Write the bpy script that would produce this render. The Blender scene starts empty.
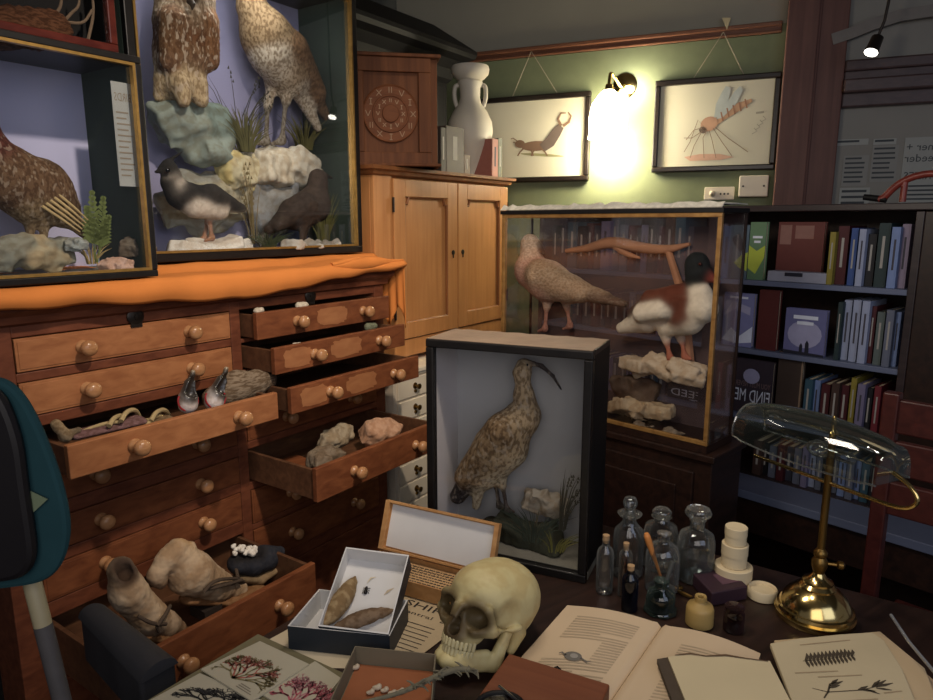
import bpy, bmesh, math, random
import numpy as np
from math import sin, cos, pi, radians, sqrt
from mathutils import Vector, noise as mn
random.seed(7)
SC = bpy.context.scene
COL = SC.collection

# ------------------------------------------------------------------ camera
CAMH, FPX, PIT = 1.58, 680.0, radians(10.66)
cd = bpy.data.cameras.new('camera'); cam = bpy.data.objects.new('camera', cd); COL.objects.link(cam)
cam.location = (0, 0, CAMH); cam.rotation_euler = (pi/2 - PIT, 0, 0)
cd.sensor_width = 36; cd.lens = 36*FPX/933; cd.clip_start = .02
SC.camera = cam
C0 = np.array([0, 0, CAMH])

def ray(px, py):
    x = (px-466.5)/FPX; y = -(py-350)/FPX
    return np.array([x, cos(PIT)+y*sin(PIT), -sin(PIT)+y*cos(PIT)])
def onz(px, py, z):
    r = ray(px, py); return C0 + r*((z-CAMH)/r[2])
def onY(px, py, Y):
    r = ray(px, py); return C0 + r*(Y/r[1])
def onplane(px, py, p, n):
    r = ray(px, py); p = np.array(p, float); n = np.array(n, float)
    return C0 + r*(np.dot(p-C0, n)/np.dot(r, n))
def mpp(p):                                  # metres per photo pixel at a point
    p = np.array(p); f = np.array([0, cos(PIT), -sin(PIT)])
    return float(np.dot(p-C0, f))/FPX

class Frame:                                 # a vertical working plane: u along it, o out of it, z up
    def __init__(s, p, u, o):
        s.p0 = np.array([p[0], p[1], 0.]); s.u = np.array([u[0], u[1], 0.]); s.o = np.array([o[0], o[1], 0.])
    def w(s, u, o, z): return s.p0 + s.u*u + s.o*o + np.array([0, 0, z])
    def loc(s, q):
        q = np.array(q); r = q - s.p0; return np.array([np.dot(r, s.u), np.dot(r, s.o), q[2]])
    def pix(s, px, py, o=0):
        q = onplane(px, py, s.p0+s.o*o+np.array([0, 0, 1.]), s.o); return s.loc(q)
    def wp(s, px, py, o=0): return s.w(*s.pix(px, py, o))
AC = radians(34.5)
CH = Frame((-2.15, 0), (sin(AC), cos(AC)), (cos(AC), -sin(AC)))                # chest / left wall
PC = Frame((2.55, 0), (.7071, -.7071), (-.7071, -.7071))                        # pigeon case
A2 = radians(47.5)
BK = Frame((sin(A2)*2.4, cos(A2)*2.4), (cos(A2), -sin(A2)), (-sin(A2), -cos(A2)))   # bookcase
A3 = radians(67)
WL = Frame((.83, 3.8), (sin(A3), -cos(A3)), (-cos(A3), -sin(A3)))                # back wall
CC = Frame((-.10, 1.623), (.9135, -.4067), (-.4067, -.9135))                     # curlew case

# ------------------------------------------------------------------ materials
def L(r, g, b):
    f = lambda c: (c/255/12.92 if c/255 <= .04045 else ((c/255+.055)/1.055)**2.4)
    return (f(r), f(g), f(b), 1)
_m = {}
def newmat(name):
    m = bpy.data.materials.new(name); m.use_nodes = True
    nt = m.node_tree; b = nt.nodes['Principled BSDF']; return m, nt, b
def N(nt, t, **kw):
    n = nt.nodes.new(t)
    for k, v in kw.items():
        if k in n.inputs: n.inputs[k].default_value = v
        else: setattr(n, k, v)
    return n
def mixc(nt, fac, a, b, mode='MIX'):
    n = nt.nodes.new('ShaderNodeMix'); n.data_type = 'RGBA'; n.blend_type = mode
    for i, v in ((0, fac), (6, a), (7, b)):
        if isinstance(v, bpy.types.NodeSocket): nt.links.new(v, n.inputs[i])
        else: n.inputs[i].default_value = v
    return n.outputs[2]
def sc(c, k): return (min(c[0]*k, 1), min(c[1]*k, 1), min(c[2]*k, 1), 1)
def M(name, col, rough=.6, metal=0, var=.18, vs=25, bump=0, emit=0, spec=.4):
    if name in _m: return _m[name]
    m, nt, b = newmat(name)
    tc = N(nt, 'ShaderNodeTexCoord'); nz = N(nt, 'ShaderNodeTexNoise', Scale=vs, Detail=4.0)
    nt.links.new(tc.outputs['Object'], nz.inputs['Vector'])
    c = mixc(nt, nz.outputs['Fac'], sc(col, 1-var), sc(col, 1+var))
    nt.links.new(c, b.inputs['Base Color'])
    b.inputs['Roughness'].default_value = rough; b.inputs['Metallic'].default_value = metal
    b.inputs['Specular IOR Level'].default_value = spec
    if bump:
        bp = N(nt, 'ShaderNodeBump', Strength=bump, Distance=.004); nt.links.new(nz.outputs['Fac'], bp.inputs['Height'])
        nt.links.new(bp.outputs['Normal'], b.inputs['Normal'])
    if emit:
        b.inputs['Emission Color'].default_value = col; b.inputs['Emission Strength'].default_value = emit
    _m[name] = m; return m
def wood(name, c1, c2, ang=0, s=1.0, rough=.42, vert=False, spec=.4):
    if name in _m: return _m[name]
    m, nt, b = newmat(name)
    tc = N(nt, 'ShaderNodeTexCoord'); vr = N(nt, 'ShaderNodeVectorRotate'); vr.rotation_type = 'Z_AXIS'
    vr.inputs['Angle'].default_value = -ang
    mp = N(nt, 'ShaderNodeMapping'); mp.inputs['Scale'].default_value = (30*s, 30*s, 2*s) if vert else (2*s, 30*s, 30*s)
    nz = N(nt, 'ShaderNodeTexNoise', Scale=1.6, Detail=6.0, Distortion=.6)
    nz2 = N(nt, 'ShaderNodeTexNoise', Scale=5.0, Detail=3.0)
    nt.links.new(tc.outputs['Object'], vr.inputs['Vector']); nt.links.new(vr.outputs[0], mp.inputs['Vector'])
    nt.links.new(mp.outputs[0], nz.inputs['Vector']); nt.links.new(tc.outputs['Object'], nz2.inputs['Vector'])
    cr = N(nt, 'ShaderNodeValToRGB'); cr.color_ramp.elements[0].position = .3; cr.color_ramp.elements[1].position = .68
    cr.color_ramp.elements[0].color = c1; cr.color_ramp.elements[1].color = c2
    nt.links.new(nz.outputs['Fac'], cr.inputs[0])
    f = N(nt, 'ShaderNodeMath', operation='MULTIPLY'); f.inputs[1].default_value = .7; nt.links.new(nz2.outputs['Fac'], f.inputs[0])
    c = mixc(nt, f.outputs[0], cr.outputs[0], sc(c1, .75))
    nt.links.new(c, b.inputs['Base Color']); b.inputs['Roughness'].default_value = rough
    b.inputs['Specular IOR Level'].default_value = spec
    _m[name] = m; return m
def vcol(name, rough=.75, spots=0, ss=60, stretch=(1, 1, 1), bump=.3, dark=.35, ang=0, spec=.25, flecks=0):
    """vertex colours broken up with noise flecks: plumage, bone, rock, cloth"""
    if name in _m: return _m[name]
    m, nt, b = newmat(name)
    at = N(nt, 'ShaderNodeAttribute', attribute_name='Col'); tc = N(nt, 'ShaderNodeTexCoord')
    vr = N(nt, 'ShaderNodeVectorRotate'); vr.rotation_type = 'Z_AXIS'; vr.inputs['Angle'].default_value = -ang
    mp = N(nt, 'ShaderNodeMapping'); mp.inputs['Scale'].default_value = stretch
    nz = N(nt, 'ShaderNodeTexNoise', Scale=ss, Detail=3.0)
    nt.links.new(tc.outputs['Object'], vr.inputs['Vector']); nt.links.new(vr.outputs[0], mp.inputs['Vector'])
    nt.links.new(mp.outputs[0], nz.inputs['Vector'])
    cr = N(nt, 'ShaderNodeValToRGB'); cr.color_ramp.elements[0].position = .42; cr.color_ramp.elements[1].position = .56
    nt.links.new(nz.outputs['Fac'], cr.inputs[0])
    dk = mixc(nt, 1.0, at.outputs['Color'], (dark, dark*.85, dark*.7, 1), 'MULTIPLY')
    inv = N(nt, 'ShaderNodeMath', operation='MULTIPLY_ADD'); inv.inputs[1].default_value = -spots; inv.inputs[2].default_value = spots
    nt.links.new(cr.outputs[0], inv.inputs[0])
    am = N(nt, 'ShaderNodeMath', operation='MULTIPLY'); nt.links.new(inv.outputs[0], am.inputs[0]); nt.links.new(at.outputs['Alpha'], am.inputs[1])
    c = mixc(nt, am.outputs[0], at.outputs['Color'], dk)
    if flecks:
        n2 = N(nt, 'ShaderNodeTexNoise', Scale=ss*.8, Detail=1.0); mp2 = N(nt, 'ShaderNodeMapping'); mp2.inputs['Scale'].default_value = stretch; mp2.inputs['Location'].default_value = (3, 5, 7)
        nt.links.new(vr.outputs[0], mp2.inputs['Vector']); nt.links.new(mp2.outputs[0], n2.inputs['Vector'])
        c2 = N(nt, 'ShaderNodeValToRGB'); c2.color_ramp.elements[0].position = .56; c2.color_ramp.elements[1].position = .64; nt.links.new(n2.outputs['Fac'], c2.inputs[0])
        f2 = N(nt, 'ShaderNodeMath', operation='MULTIPLY'); f2.inputs[1].default_value = flecks; nt.links.new(c2.outputs[0], f2.inputs[0])
        c = mixc(nt, f2.outputs[0], c, (.50, .42, .32, 1))
    nt.links.new(c, b.inputs['Base Color']); b.inputs['Roughness'].default_value = rough
    b.inputs['Specular IOR Level'].default_value = spec
    if bump:
        bp = N(nt, 'ShaderNodeBump', Strength=bump, Distance=.004); nt.links.new(nz.outputs['Fac'], bp.inputs['Height'])
        nt.links.new(bp.outputs['Normal'], b.inputs['Normal'])
    _m[name] = m; return m
def glass(name, tint=(1, 1, 1, 1), refl=.5, base=.02, rough=.02, edge=0.0, edgecol=(.3, .3, .3, 1)):
    """thin glass: transparent with a fresnel reflection; edges may darken or brighten with the facing angle"""
    if name in _m: return _m[name]
    m, nt, b = newmat(name); nt.nodes.remove(b)
    out = nt.nodes['Material Output']
    tr = N(nt, 'ShaderNodeBsdfTransparent'); tr.inputs[0].default_value = tint
    gl = N(nt, 'ShaderNodeBsdfGlossy'); gl.inputs['Roughness'].default_value = rough
    fr = N(nt, 'ShaderNodeFresnel'); fr.inputs[0].default_value = 1.45
    ma = N(nt, 'ShaderNodeMath', operation='MULTIPLY_ADD'); ma.inputs[1].default_value = refl; ma.inputs[2].default_value = base
    nt.links.new(fr.outputs[0], ma.inputs[0])
    mx = N(nt, 'ShaderNodeMixShader'); nt.links.new(ma.outputs[0], mx.inputs[0]); nt.links.new(tr.outputs[0], mx.inputs[1]); nt.links.new(gl.outputs[0], mx.inputs[2])
    last = mx.outputs[0]
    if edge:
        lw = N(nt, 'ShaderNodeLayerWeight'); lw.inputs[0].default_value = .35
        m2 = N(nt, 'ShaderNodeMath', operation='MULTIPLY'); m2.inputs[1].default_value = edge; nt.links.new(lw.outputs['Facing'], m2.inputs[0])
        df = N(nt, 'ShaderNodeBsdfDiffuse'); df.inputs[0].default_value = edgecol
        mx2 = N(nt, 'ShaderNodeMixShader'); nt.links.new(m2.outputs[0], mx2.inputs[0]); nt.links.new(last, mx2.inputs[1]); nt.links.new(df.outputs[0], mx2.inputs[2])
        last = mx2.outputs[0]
    nt.links.new(last, out.inputs[0])
    _m[name] = m; return m

# ------------------------------------------------------------------ mesh building
class MB:
    def __init__(s): s.v = []; s.f = []; s.c = None
    def add(s, vs, fs):
        b = len(s.v); s.v += [tuple(map(float, p)) for p in vs]; s.f += [tuple(i+b for i in f) for f in fs]; return s
    def hexa(s, p):      # 8 points: bottom 4 ring, top 4 ring
        return s.add(p, [(0, 1, 2, 3), (4, 5, 6, 7), (0, 1, 5, 4), (1, 2, 6, 5), (2, 3, 7, 6), (3, 0, 4, 7)])
    def box(s, fr, u0, u1, o0, o1, z0, z1):
        w = fr.w
        return s.hexa([w(u0, o0, z0), w(u1, o0, z0), w(u1, o1, z0), w(u0, o1, z0), w(u0, o0, z1), w(u1, o0, z1), w(u1, o1, z1), w(u0, o1, z1)])
    def slab(s, q, h):   # quad (4 points) with thickness vector h downwards by default
        h = np.array(h if hasattr(h, '__len__') else (0, 0, -h), float); q = [np.array(a, float) for a in q]
        return s.hexa([a+h for a in q]+q)
    def quad(s, q): return s.add(q, [(0, 1, 2, 3)])
    def poly(s, pts): return s.add(pts, [tuple(range(len(pts)))])
    def prism(s, pts, h):
        n = len(pts); h = np.array(h, float); p = [np.array(a, float) for a in pts]
        return s.add(p+[a+h for a in p], [tuple(range(n)), tuple(range(n, 2*n))]+[(i, (i+1) % n, n+(i+1) % n, n+i) for i in range(n)])
    def lathe(s, c, prof, axis=(0, 0, 1), seg=24, cap=True):
        ax = Vector(axis).normalized(); t = Vector((1, 0, 0)) if abs(ax.x) < .9 else Vector((0, 1, 0))
        a = ax.cross(t).normalized(); b = ax.cross(a); c = Vector([float(x) for x in c]); vs = []; fs = []
        for r, z in prof:
            for i in range(seg):
                th = 2*pi*i/seg; vs.append(c+ax*z+(a*cos(th)+b*sin(th))*r)
        for j in range(len(prof)-1):
            for i in range(seg):
                k = (i+1) % seg; fs.append((j*seg+i, j*seg+k, (j+1)*seg+k, (j+1)*seg+i))
        if cap:
            if prof[0][0] > 1e-5: fs.append(tuple(range(seg)))
            if prof[-1][0] > 1e-5: fs.append(tuple((len(prof)-1)*seg+i for i in range(seg)))
        return s.add(vs, fs)
    def tube(s, pts, rad, seg=10, smooth=0, closed=False):
        P = [Vector([float(x) for x in p]) for p in pts]
        R = list(rad) if hasattr(rad, '__len__') else [rad]*len(P)
        for _ in range(smooth):
            Q = [P[0]]; S = [R[0]]
            for i in range(len(P)-1):
                Q += [P[i]*.75+P[i+1]*.25, P[i]*.25+P[i+1]*.75]; S += [R[i]*.75+R[i+1]*.25, R[i]*.25+R[i+1]*.75]
            P = Q+[P[-1]]; R = S+[R[-1]]
        vs = []; fs = []; n = len(P); prev = None
        for i, p in enumerate(P):
            if closed: t = (P[(i+1) % n]-P[i-1]).normalized()
            else: t = (P[min(i+1, n-1)]-P[max(i-1, 0)]).normalized()
            if prev is None:
                prev = t.cross(Vector((0, 0, 1)) if abs(t.z) < .9 else Vector((1, 0, 0))).normalized()
            a = (prev-t*prev.dot(t)).normalized(); prev = a; b = t.cross(a)
            for k in range(seg):
                th = 2*pi*k/seg; vs.append(p+(a*cos(th)+b*sin(th))*R[i])
        for j in range(n if closed else n-1):
            for k in range(seg):
                l = (k+1) % seg; j2 = (j+1) % n; fs.append((j*seg+k, j*seg+l, j2*seg+l, j2*seg+k))
        if not closed: fs += [tuple(range(seg)), tuple((n-1)*seg+k for k in range(seg))]
        return s.add(vs, fs)
    def ribbon(s, pts, wid, nrm=None):     # flat ribbon through points, width per point, lying across nrm
        P = [Vector([float(x) for x in p]) for p in pts]; n = len(P)
        W = list(wid) if hasattr(wid, '__len__') else [wid]*n
        vs = []
        for i in range(n):
            t = (P[min(i+1, n-1)]-P[max(i-1, 0)]).normalized()
            a = t.cross(Vector(nrm) if nrm is not None else Vector((0, 0, 1)))
            if a.length < 1e-6: a = Vector((1, 0, 0))
            a.normalize(); vs += [P[i]-a*W[i]/2, P[i]+a*W[i]/2]
        return s.add(vs, [(2*i, 2*i+1, 2*i+3, 2*i+2) for i in range(n-1)])
    def grid(s, fn, nu, nv):
        vs = [fn(i/nu, j/nv) for i in range(nu+1) for j in range(nv+1)]
        return s.add(vs, [(i*(nv+1)+j, (i+1)*(nv+1)+j, (i+1)*(nv+1)+j+1, i*(nv+1)+j+1) for i in range(nu) for j in range(nv)])

def wloc(o):
    l = Vector((0, 0, 0))
    while o is not None: l = l+o.location; o = o.parent
    return l
def build(name, mb, mat, parent=None, smooth=False, bevel=0, sharp=40, solid=0, origin=None):
    me = bpy.data.meshes.new(name); off = wloc(parent)
    if origin is not None: off = off+Vector([float(x) for x in origin])
    me.from_pydata([Vector(v)-off for v in mb.v], [], mb.f)
    if mb.c is not None:
        ca = me.color_attributes.new('Col', 'FLOAT_COLOR', 'POINT')
        ca.data.foreach_set('color', np.array(mb.c, dtype=np.float32).ravel())
    bm = bmesh.new(); bm.from_mesh(me); bmesh.ops.recalc_face_normals(bm, faces=bm.faces); bm.to_mesh(me); bm.free()
    me.materials.append(mat)
    if smooth:
        me.polygons.foreach_set('use_smooth', [True]*len(me.polygons))
        try: me.set_sharp_from_angle(angle=radians(sharp))
        except Exception: pass
    o = bpy.data.objects.new(name, me); COL.objects.link(o); o.parent = parent
    if origin is not None: o.location = [float(x) for x in origin]
    if bevel:
        b = o.modifiers.new('bevel', 'BEVEL'); b.width = bevel; b.segments = 2; b.limit_method = 'ANGLE'; b.angle_limit = radians(50)
    if solid:
        q = o.modifiers.new('thickness', 'SOLIDIFY'); q.thickness = solid; q.offset = 0
    return o
def tag(o, label, cat, group=None, kind=None):
    o['label'] = label; o['category'] = cat
    if group: o['group'] = group
    if kind: o['kind'] = kind
    return o
def thing(name, label, cat, loc, group=None, rz=0):
    o = bpy.data.objects.new(name, None); COL.objects.link(o); o.location = [float(x) for x in loc]; o.rotation_euler.z = rz
    o.empty_display_size = .05
    return tag(o, label, cat, group)
def struct(name, mb, mat, **kw):
    o = build(name, mb, mat, **kw); o['kind'] = 'structure'; return o
def copy_tree(o, loc, parent=None):
    c = o.copy(); COL.objects.link(c); c.parent = parent
    if loc is not None: c.location = [float(x) for x in loc]
    for ch in list(o.children): copy_tree(ch, None, c)
    return c
def text_mb(txt, mirror=False, font_scale=1.0):
    """flat lettering as vertices/faces in a unit frame (x right, y up, height 1, starts at x=0); returns (verts2d, faces, width)"""
    cu = bpy.data.curves.new('lettering', 'FONT'); cu.body = txt; cu.size = 1.4; cu.resolution_u = 2
    ob = bpy.data.objects.new('lettering', cu); COL.objects.link(ob)
    dg = bpy.context.evaluated_depsgraph_get(); me = bpy.data.meshes.new_from_object(ob.evaluated_get(dg))
    vs = [(v.co.x, v.co.y) for v in me.vertices]; fs = [tuple(p.vertices) for p in me.polygons]
    bpy.data.objects.remove(ob); bpy.data.curves.remove(cu); bpy.data.meshes.remove(me)
    x0 = min(v[0] for v in vs); x1 = max(v[0] for v in vs)
    vs = [((x1-v[0]) if mirror else (v[0]-x0), v[1]) for v in vs]
    return vs, fs, x1-x0
def lettering(mb, txt, org, ux, uy, width, height, mirror=False):
    vs, fs, w = text_mb(txt, mirror); org = np.array(org, float); ux = np.array(ux, float); uy = np.array(uy, float)
    return mb.add([org+ux*(x/w*width)+uy*(y*height) for x, y in vs], fs)

# ------------------------------------------------------------------ signed distance modelling
class SDF:
    """smooth union / subtraction of round cones and ellipsoids -> one continuous surface with vertex colours"""
    def __init__(s, k=.01): s.it = []; s.k = k
    def cap(s, a, b, ra, rb=None, col=None, k=None, sub=False, flat=(1, 1, 1), sp=1.0):
        s.it.append(('c', np.array(a, float), np.array(b, float), ra, ra if rb is None else rb, col, s.k if k is None else k, sub, np.array(flat, float), sp)); return s
    def ell(s, c, r, col=None, k=None, sub=False, rot=0, sp=1.0):
        s.it.append(('e', np.array(c, float), np.array(r, float), rot, 0, col, s.k if k is None else k, sub, None, sp)); return s
    def box(s, c, r, Rm, col=None, k=None, sp=1.0):
        s.it.append(('b', np.array(c, float), np.array(r, float), Rm, 0, col, s.k if k is None else k, False, None, sp)); return s
    def d(s, it, P):
        if it[0] == 'c':
            _, a, b, ra, rb, _, _, _, fl, _ = it
            A, B, Q = a/fl, b/fl, P/fl; ab = B-A; L2 = max(np.dot(ab, ab), 1e-12)
            t = np.clip((Q-A) @ ab/L2, 0, 1); D = Q-A-t[:, None]*ab
            return np.sqrt((D*D).sum(1))-(ra+(rb-ra)*t)
        if it[0] == 'b':
            _, c, r, Rm = it[:4]; q = np.abs((P-c) @ Rm)-r*.72; rr = r.min()*.28
            return np.sqrt((np.maximum(q, 0)**2).sum(1))+np.minimum(q.max(1), 0)-rr
        _, c, r, rot = it[:4]; D = P-c
        if rot:      # rotation in the local x-z plane
            x = D[:, 0]*cos(rot)+D[:, 2]*sin(rot); z = -D[:, 0]*sin(rot)+D[:, 2]*cos(rot); D = np.stack([x, D[:, 1], z], 1)
        k0 = np.sqrt(((D/r)**2).sum(1)); k1 = np.sqrt(((D/(r*r))**2).sum(1))+1e-9
        return k0*(k0-1)/k1
    def field(s, P):
        f = np.full(len(P), 1e3)
        for it in s.it:
            d = s.d(it, P); k = max(it[6], 1e-5)
            if it[7]: h = np.clip(.5-.5*(f+d)/k, 0, 1); f = f*(1-h)-d*h+k*h*(1-h)
            else: h = np.clip(.5+.5*(f-d)/k, 0, 1); f = f*(1-h)+d*h-k*h*(1-h)
        return f
    def mesh(s, h, fr=None, disp=0, dfreq=20, colfn=None, ck=.004, floor=None):
        lo = np.full(3, 1e9); hi = -lo
        for it in s.it:
            if it[7]: continue
            if it[0] == 'c':
                for p, r in ((it[1], it[3]), (it[2], it[4])): lo = np.minimum(lo, p-r*np.maximum(it[8], 1)); hi = np.maximum(hi, p+r*np.maximum(it[8], 1))
            else:
                r = np.full(3, np.linalg.norm(it[2])) if it[0] == 'b' else (np.full(3, it[2].max()) if it[3] else it[2]); lo = np.minimum(lo, it[1]-r); hi = np.maximum(hi, it[1]+r)
        lo -= 2.5*h; hi += 2.5*h
        if floor is not None: lo[2] = max(lo[2], floor-1.5*h)
        n = np.ceil((hi-lo)/h).astype(int)+1
        g = np.stack(np.meshgrid(*[lo[i]+h*np.arange(n[i]) for i in range(3)], indexing='ij'), -1).reshape(-1, 3)
        F = s.field(g)
        if floor is not None: F = np.maximum(F, floor-g[:, 2])
        F = F.reshape(n); ins = F < 0
        cx, cy, cz = n-1; cnt = np.zeros((cx, cy, cz)); acc = np.zeros((cx, cy, cz, 3))
        def sl(o): return tuple(slice(o[i], o[i]+n[i]-1) for i in range(3))
        for ax in range(3):
            oth = [i for i in range(3) if i != ax]
            for a in (0, 1):
                for b in (0, 1):
                    o0 = [0, 0, 0]; o0[oth[0]] = a; o0[oth[1]] = b; o1 = list(o0); o1[ax] = 1
                    f0, f1 = F[sl(o0)], F[sl(o1)]; m = (f0 < 0) != (f1 < 0)
                    t = np.where(m, f0/np.where(m, f0-f1, 1), 0); p = np.zeros(acc.shape)
                    for i in range(3): p[..., i] = o0[i]
                    p[..., ax] = t; acc += p*m[..., None]; cnt += m
        act = cnt > 0; idx = -np.ones(act.shape, int); idx[act] = np.arange(act.sum())
        V = lo+h*(np.argwhere(act)+acc[act]/cnt[act][:, None]); fs = []
        for ax in range(3):
            o0 = [slice(None)]*3; o1 = [slice(None)]*3; o0[ax] = slice(0, n[ax]-1); o1[ax] = slice(1, n[ax])
            m = ins[tuple(o0)] != ins[tuple(o1)]; q = np.argwhere(m); oth = [i for i in range(3) if i != ax]
            q = q[(q[:, oth[0]] > 0) & (q[:, oth[1]] > 0) & (q[:, oth[0]] < n[oth[0]]-1) & (q[:, oth[1]] < n[oth[1]]-1)]
            def at(da, db): r = q.copy(); r[:, oth[0]] -= da; r[:, oth[1]] -= db; return idx[r[:, 0], r[:, 1], r[:, 2]]
            Q = np.stack([at(1, 1), at(0, 1), at(0, 0), at(1, 0)], 1); Q = Q[(Q >= 0).all(1)]; fs.append(Q)
        fs = np.concatenate(fs)
        wsum = np.zeros(len(V)); colr = np.zeros((len(V), 4))
        for it in s.it:
            if it[5] is None: continue
            d = s.d(it, V); d = np.abs(d) if it[7] else d
            w = np.exp(-np.clip(d, 0, .06)/ck)*(60 if it[7] else 1)+1e-9; wsum += w; colr += w[:, None]*np.array([it[5][0], it[5][1], it[5][2], it[9]])
        colr /= np.maximum(wsum, 1e-12)[:, None]
        if colfn: colr = colfn(V, colr)
        if disp:
            G = np.zeros_like(V); e = h*.5
            for i in range(3):
                dv = np.zeros(3); dv[i] = e; G[:, i] = s.field(V+dv)-s.field(V-dv)
            G /= np.maximum(np.linalg.norm(G, axis=1), 1e-9)[:, None]
            dn = np.array([mn.noise(Vector(p)*dfreq)+.5*mn.noise(Vector(p)*dfreq*2.3) for p in V]); V = V+G*(disp*dn)[:, None]
        mb = MB(); W = V if fr is None else fr.p0+V[:, :1]*fr.u+V[:, 1:2]*fr.o+V[:, 2:]*np.array([0, 0, 1.])
        mb.v = [tuple(p) for p in W]; mb.f = [tuple(int(i) for i in f) for f in fs]; mb.c = colr
        return mb
class PixSDF(SDF):
    """same, with primitives given on a working plane of a frame (photo coordinates, out distance o) and radii in photo pixels"""
    def __init__(s, fr, o, k=6): super().__init__(); s.fr = fr; s.o0 = o; s.kp = k
    def P(s, px, py, do=0):
        p = s.fr.pix(px, py, s.o0); p[1] += do; return p
    def sc(s, px, py): return mpp(s.fr.wp(px, py, s.o0))
    def pc(s, x0, y0, r0, x1, y1, r1, col=None, do=(0, 0), k=None, sub=False, flat=1, sp=1.0):
        m = s.sc(x0, y0); s.cap(s.P(x0, y0, do[0]), s.P(x1, y1, do[1]), r0*m, r1*m, col, (s.kp if k is None else k)*m, sub, (1, flat, 1), sp); return s
def rock(name, label, fr, o, px, py, rx, ry, col, seed=0, depth=.8, group=None, cat='rock', floor=None, col2=None, n=0, soft=.22):
    """boulder: several overlapping ellipsoids with noise"""
    rnd = random.Random(seed); s = SDF(.012); c = fr.pix(px, py, o); m = mpp(fr.w(*c)); k = m*min(rx, ry)
    s.k = k*.5
    s.k = k*soft
    def rot3():
        a, b, g = rnd.uniform(-.5, .5), rnd.uniform(-.6, .6), rnd.uniform(-.45, .45)
        Rz = np.array([[cos(a), -sin(a), 0], [sin(a), cos(a), 0], [0, 0, 1]]); Ry = np.array([[cos(g), 0, sin(g)], [0, 1, 0], [-sin(g), 0, cos(g)]]); Rx = np.array([[1, 0, 0], [0, cos(b), -sin(b)], [0, sin(b), cos(b)]])
        return Rz @ Ry @ Rx
    nb = n or 7
    for i in range(nb):
        f = (i/(nb-1)*2-1) if nb > 1 else 0
        q = c+np.array([f*rx*m*.55+rnd.uniform(-.12, .12)*rx*m, rnd.uniform(-.3, .3)*rx*m*depth, rnd.uniform(-.3, .3)*ry*m])
        cc = col if (col2 is None or rnd.random() < .5) else col2
        s.box(q, np.array([rx*rnd.uniform(.36, .52), rx*depth*rnd.uniform(.4, .7), ry*rnd.uniform(.5, .72)])*m, rot3(), cc)
    h = max(max(rx, ry)*m/26, .002)
    mb = s.mesh(h, fr, disp=min(rx, ry)*m*.12, dfreq=1.5/(min(rx, ry)*m), floor=floor)
    org = fr.w(c[0], c[1], min(v[2]-0 for v in mb.v))
    o_ = build(name, mb, vcol('stone', .85, .6, 40, dark=.72, bump=.5), smooth=True, sharp=80, origin=org)
    return tag(o_, label, cat, group)
def tuft(name, label, fr, o, px, py, n, hpx, spread, col, seed=0, wpx=1.0, group=None, lean=0, cat='grass', heads=False):
    """tuft of dry blades, one clump one object"""
    rnd = random.Random(seed); b = fr.pix(px, py, o); m = mpp(fr.w(*b)); mb = MB()
    for i in range(n):
        a = rnd.uniform(-1, 1); h = hpx*m*rnd.uniform(.5, 1); ln = (a*spread+lean)*m; dp = rnd.uniform(-.5, .5)*spread*m
        p0 = fr.w(b[0]+a*spread*.3*m, b[1]+dp*.4, b[2]); pts = []
        for t in (0, .35, .7, 1): pts.append(p0+fr.u*(ln*t*t)+fr.o*(dp*t*t*.5)+np.array([0, 0, h*(t-.15*t*t)]))
        mb.ribbon(pts, [wpx*m, wpx*m, wpx*m*.7, wpx*m*.15], nrm=fr.o)
        if heads and i % 2 == 0:
            for t in range(4):
                q = pts[3]-(pts[3]-pts[2])*(t*.22)+fr.u*rnd.uniform(-2, 2)*m
                mb.ribbon([q, q+np.array([0, 0, 3*m])+fr.u*rnd.uniform(-1, 1)*m], [2.5*m, .6*m], nrm=fr.o)
    return tag(build(name, mb, M('blades_%d_%d_%d' % (int(col[0]*999), int(col[1]*999), int(col[2]*999)), col, .8, var=.3), origin=fr.w(*b)), label, cat, group)

# ------------------------------------------------------------------ palette
W_CAR = wood('carcass_wood', L(92, 50, 34), L(130, 76, 52), AC, 1, .5, spec=.25)
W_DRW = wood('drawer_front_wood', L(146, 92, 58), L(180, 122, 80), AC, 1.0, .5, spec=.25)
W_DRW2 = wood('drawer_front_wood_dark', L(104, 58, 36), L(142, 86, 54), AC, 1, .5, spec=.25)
W_DRK = wood('dark_stained_wood', L(30, 18, 14), L(52, 32, 24), AC)
W_IN = wood('drawer_inside_wood', L(84, 56, 40), L(118, 82, 58), AC)
W_KNOB = wood('knob_wood', L(160, 112, 74), L(194, 146, 104), AC, 2, .25)
W_PINE = wood('honey_pine', L(172, 116, 68), L(200, 144, 92), AC, .6, .4, vert=True)
W_PINE2 = wood('honey_pine_dark', L(122, 76, 44), L(154, 100, 60), AC, .6, .45, vert=True)
W_DESK = wood('desk_wood', L(36, 24, 20), L(62, 42, 34), AC, .8, .38)
W_CLK = wood('brown_oak', L(80, 46, 28), L(116, 72, 44), AC, .8, .6, vert=True, spec=.15)
W_CASE = wood('ebonised_case_wood', L(16, 14, 14), L(30, 26, 24), 0, 1, .4)
GOLD = M('gilt_slip', L(190, 150, 84), .35, .8, var=.35, vs=60)
BRASS = M('polished_brass', L(214, 186, 122), .16, 1.0, var=.1)
BRASSD = M('aged_brass', L(120, 92, 48), .35, .9, var=.3)
PANE = glass('clear_case_glass', refl=.35, base=.012)
BLACK = M('black_paint', L(18, 17, 18), .55, spec=.2)
DARKMETAL = M('dark_metal', L(52, 46, 42), .4, .7)
PAPER = M('cream_paper', L(214, 198, 168), .8, var=.06, vs=12)
PAPERW = M('white_paper', L(226, 220, 210), .8, var=.04)
INK = M('printers_ink', L(48, 42, 38), .8)
INKG = M('faded_print', L(128, 118, 104), .85)

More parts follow.
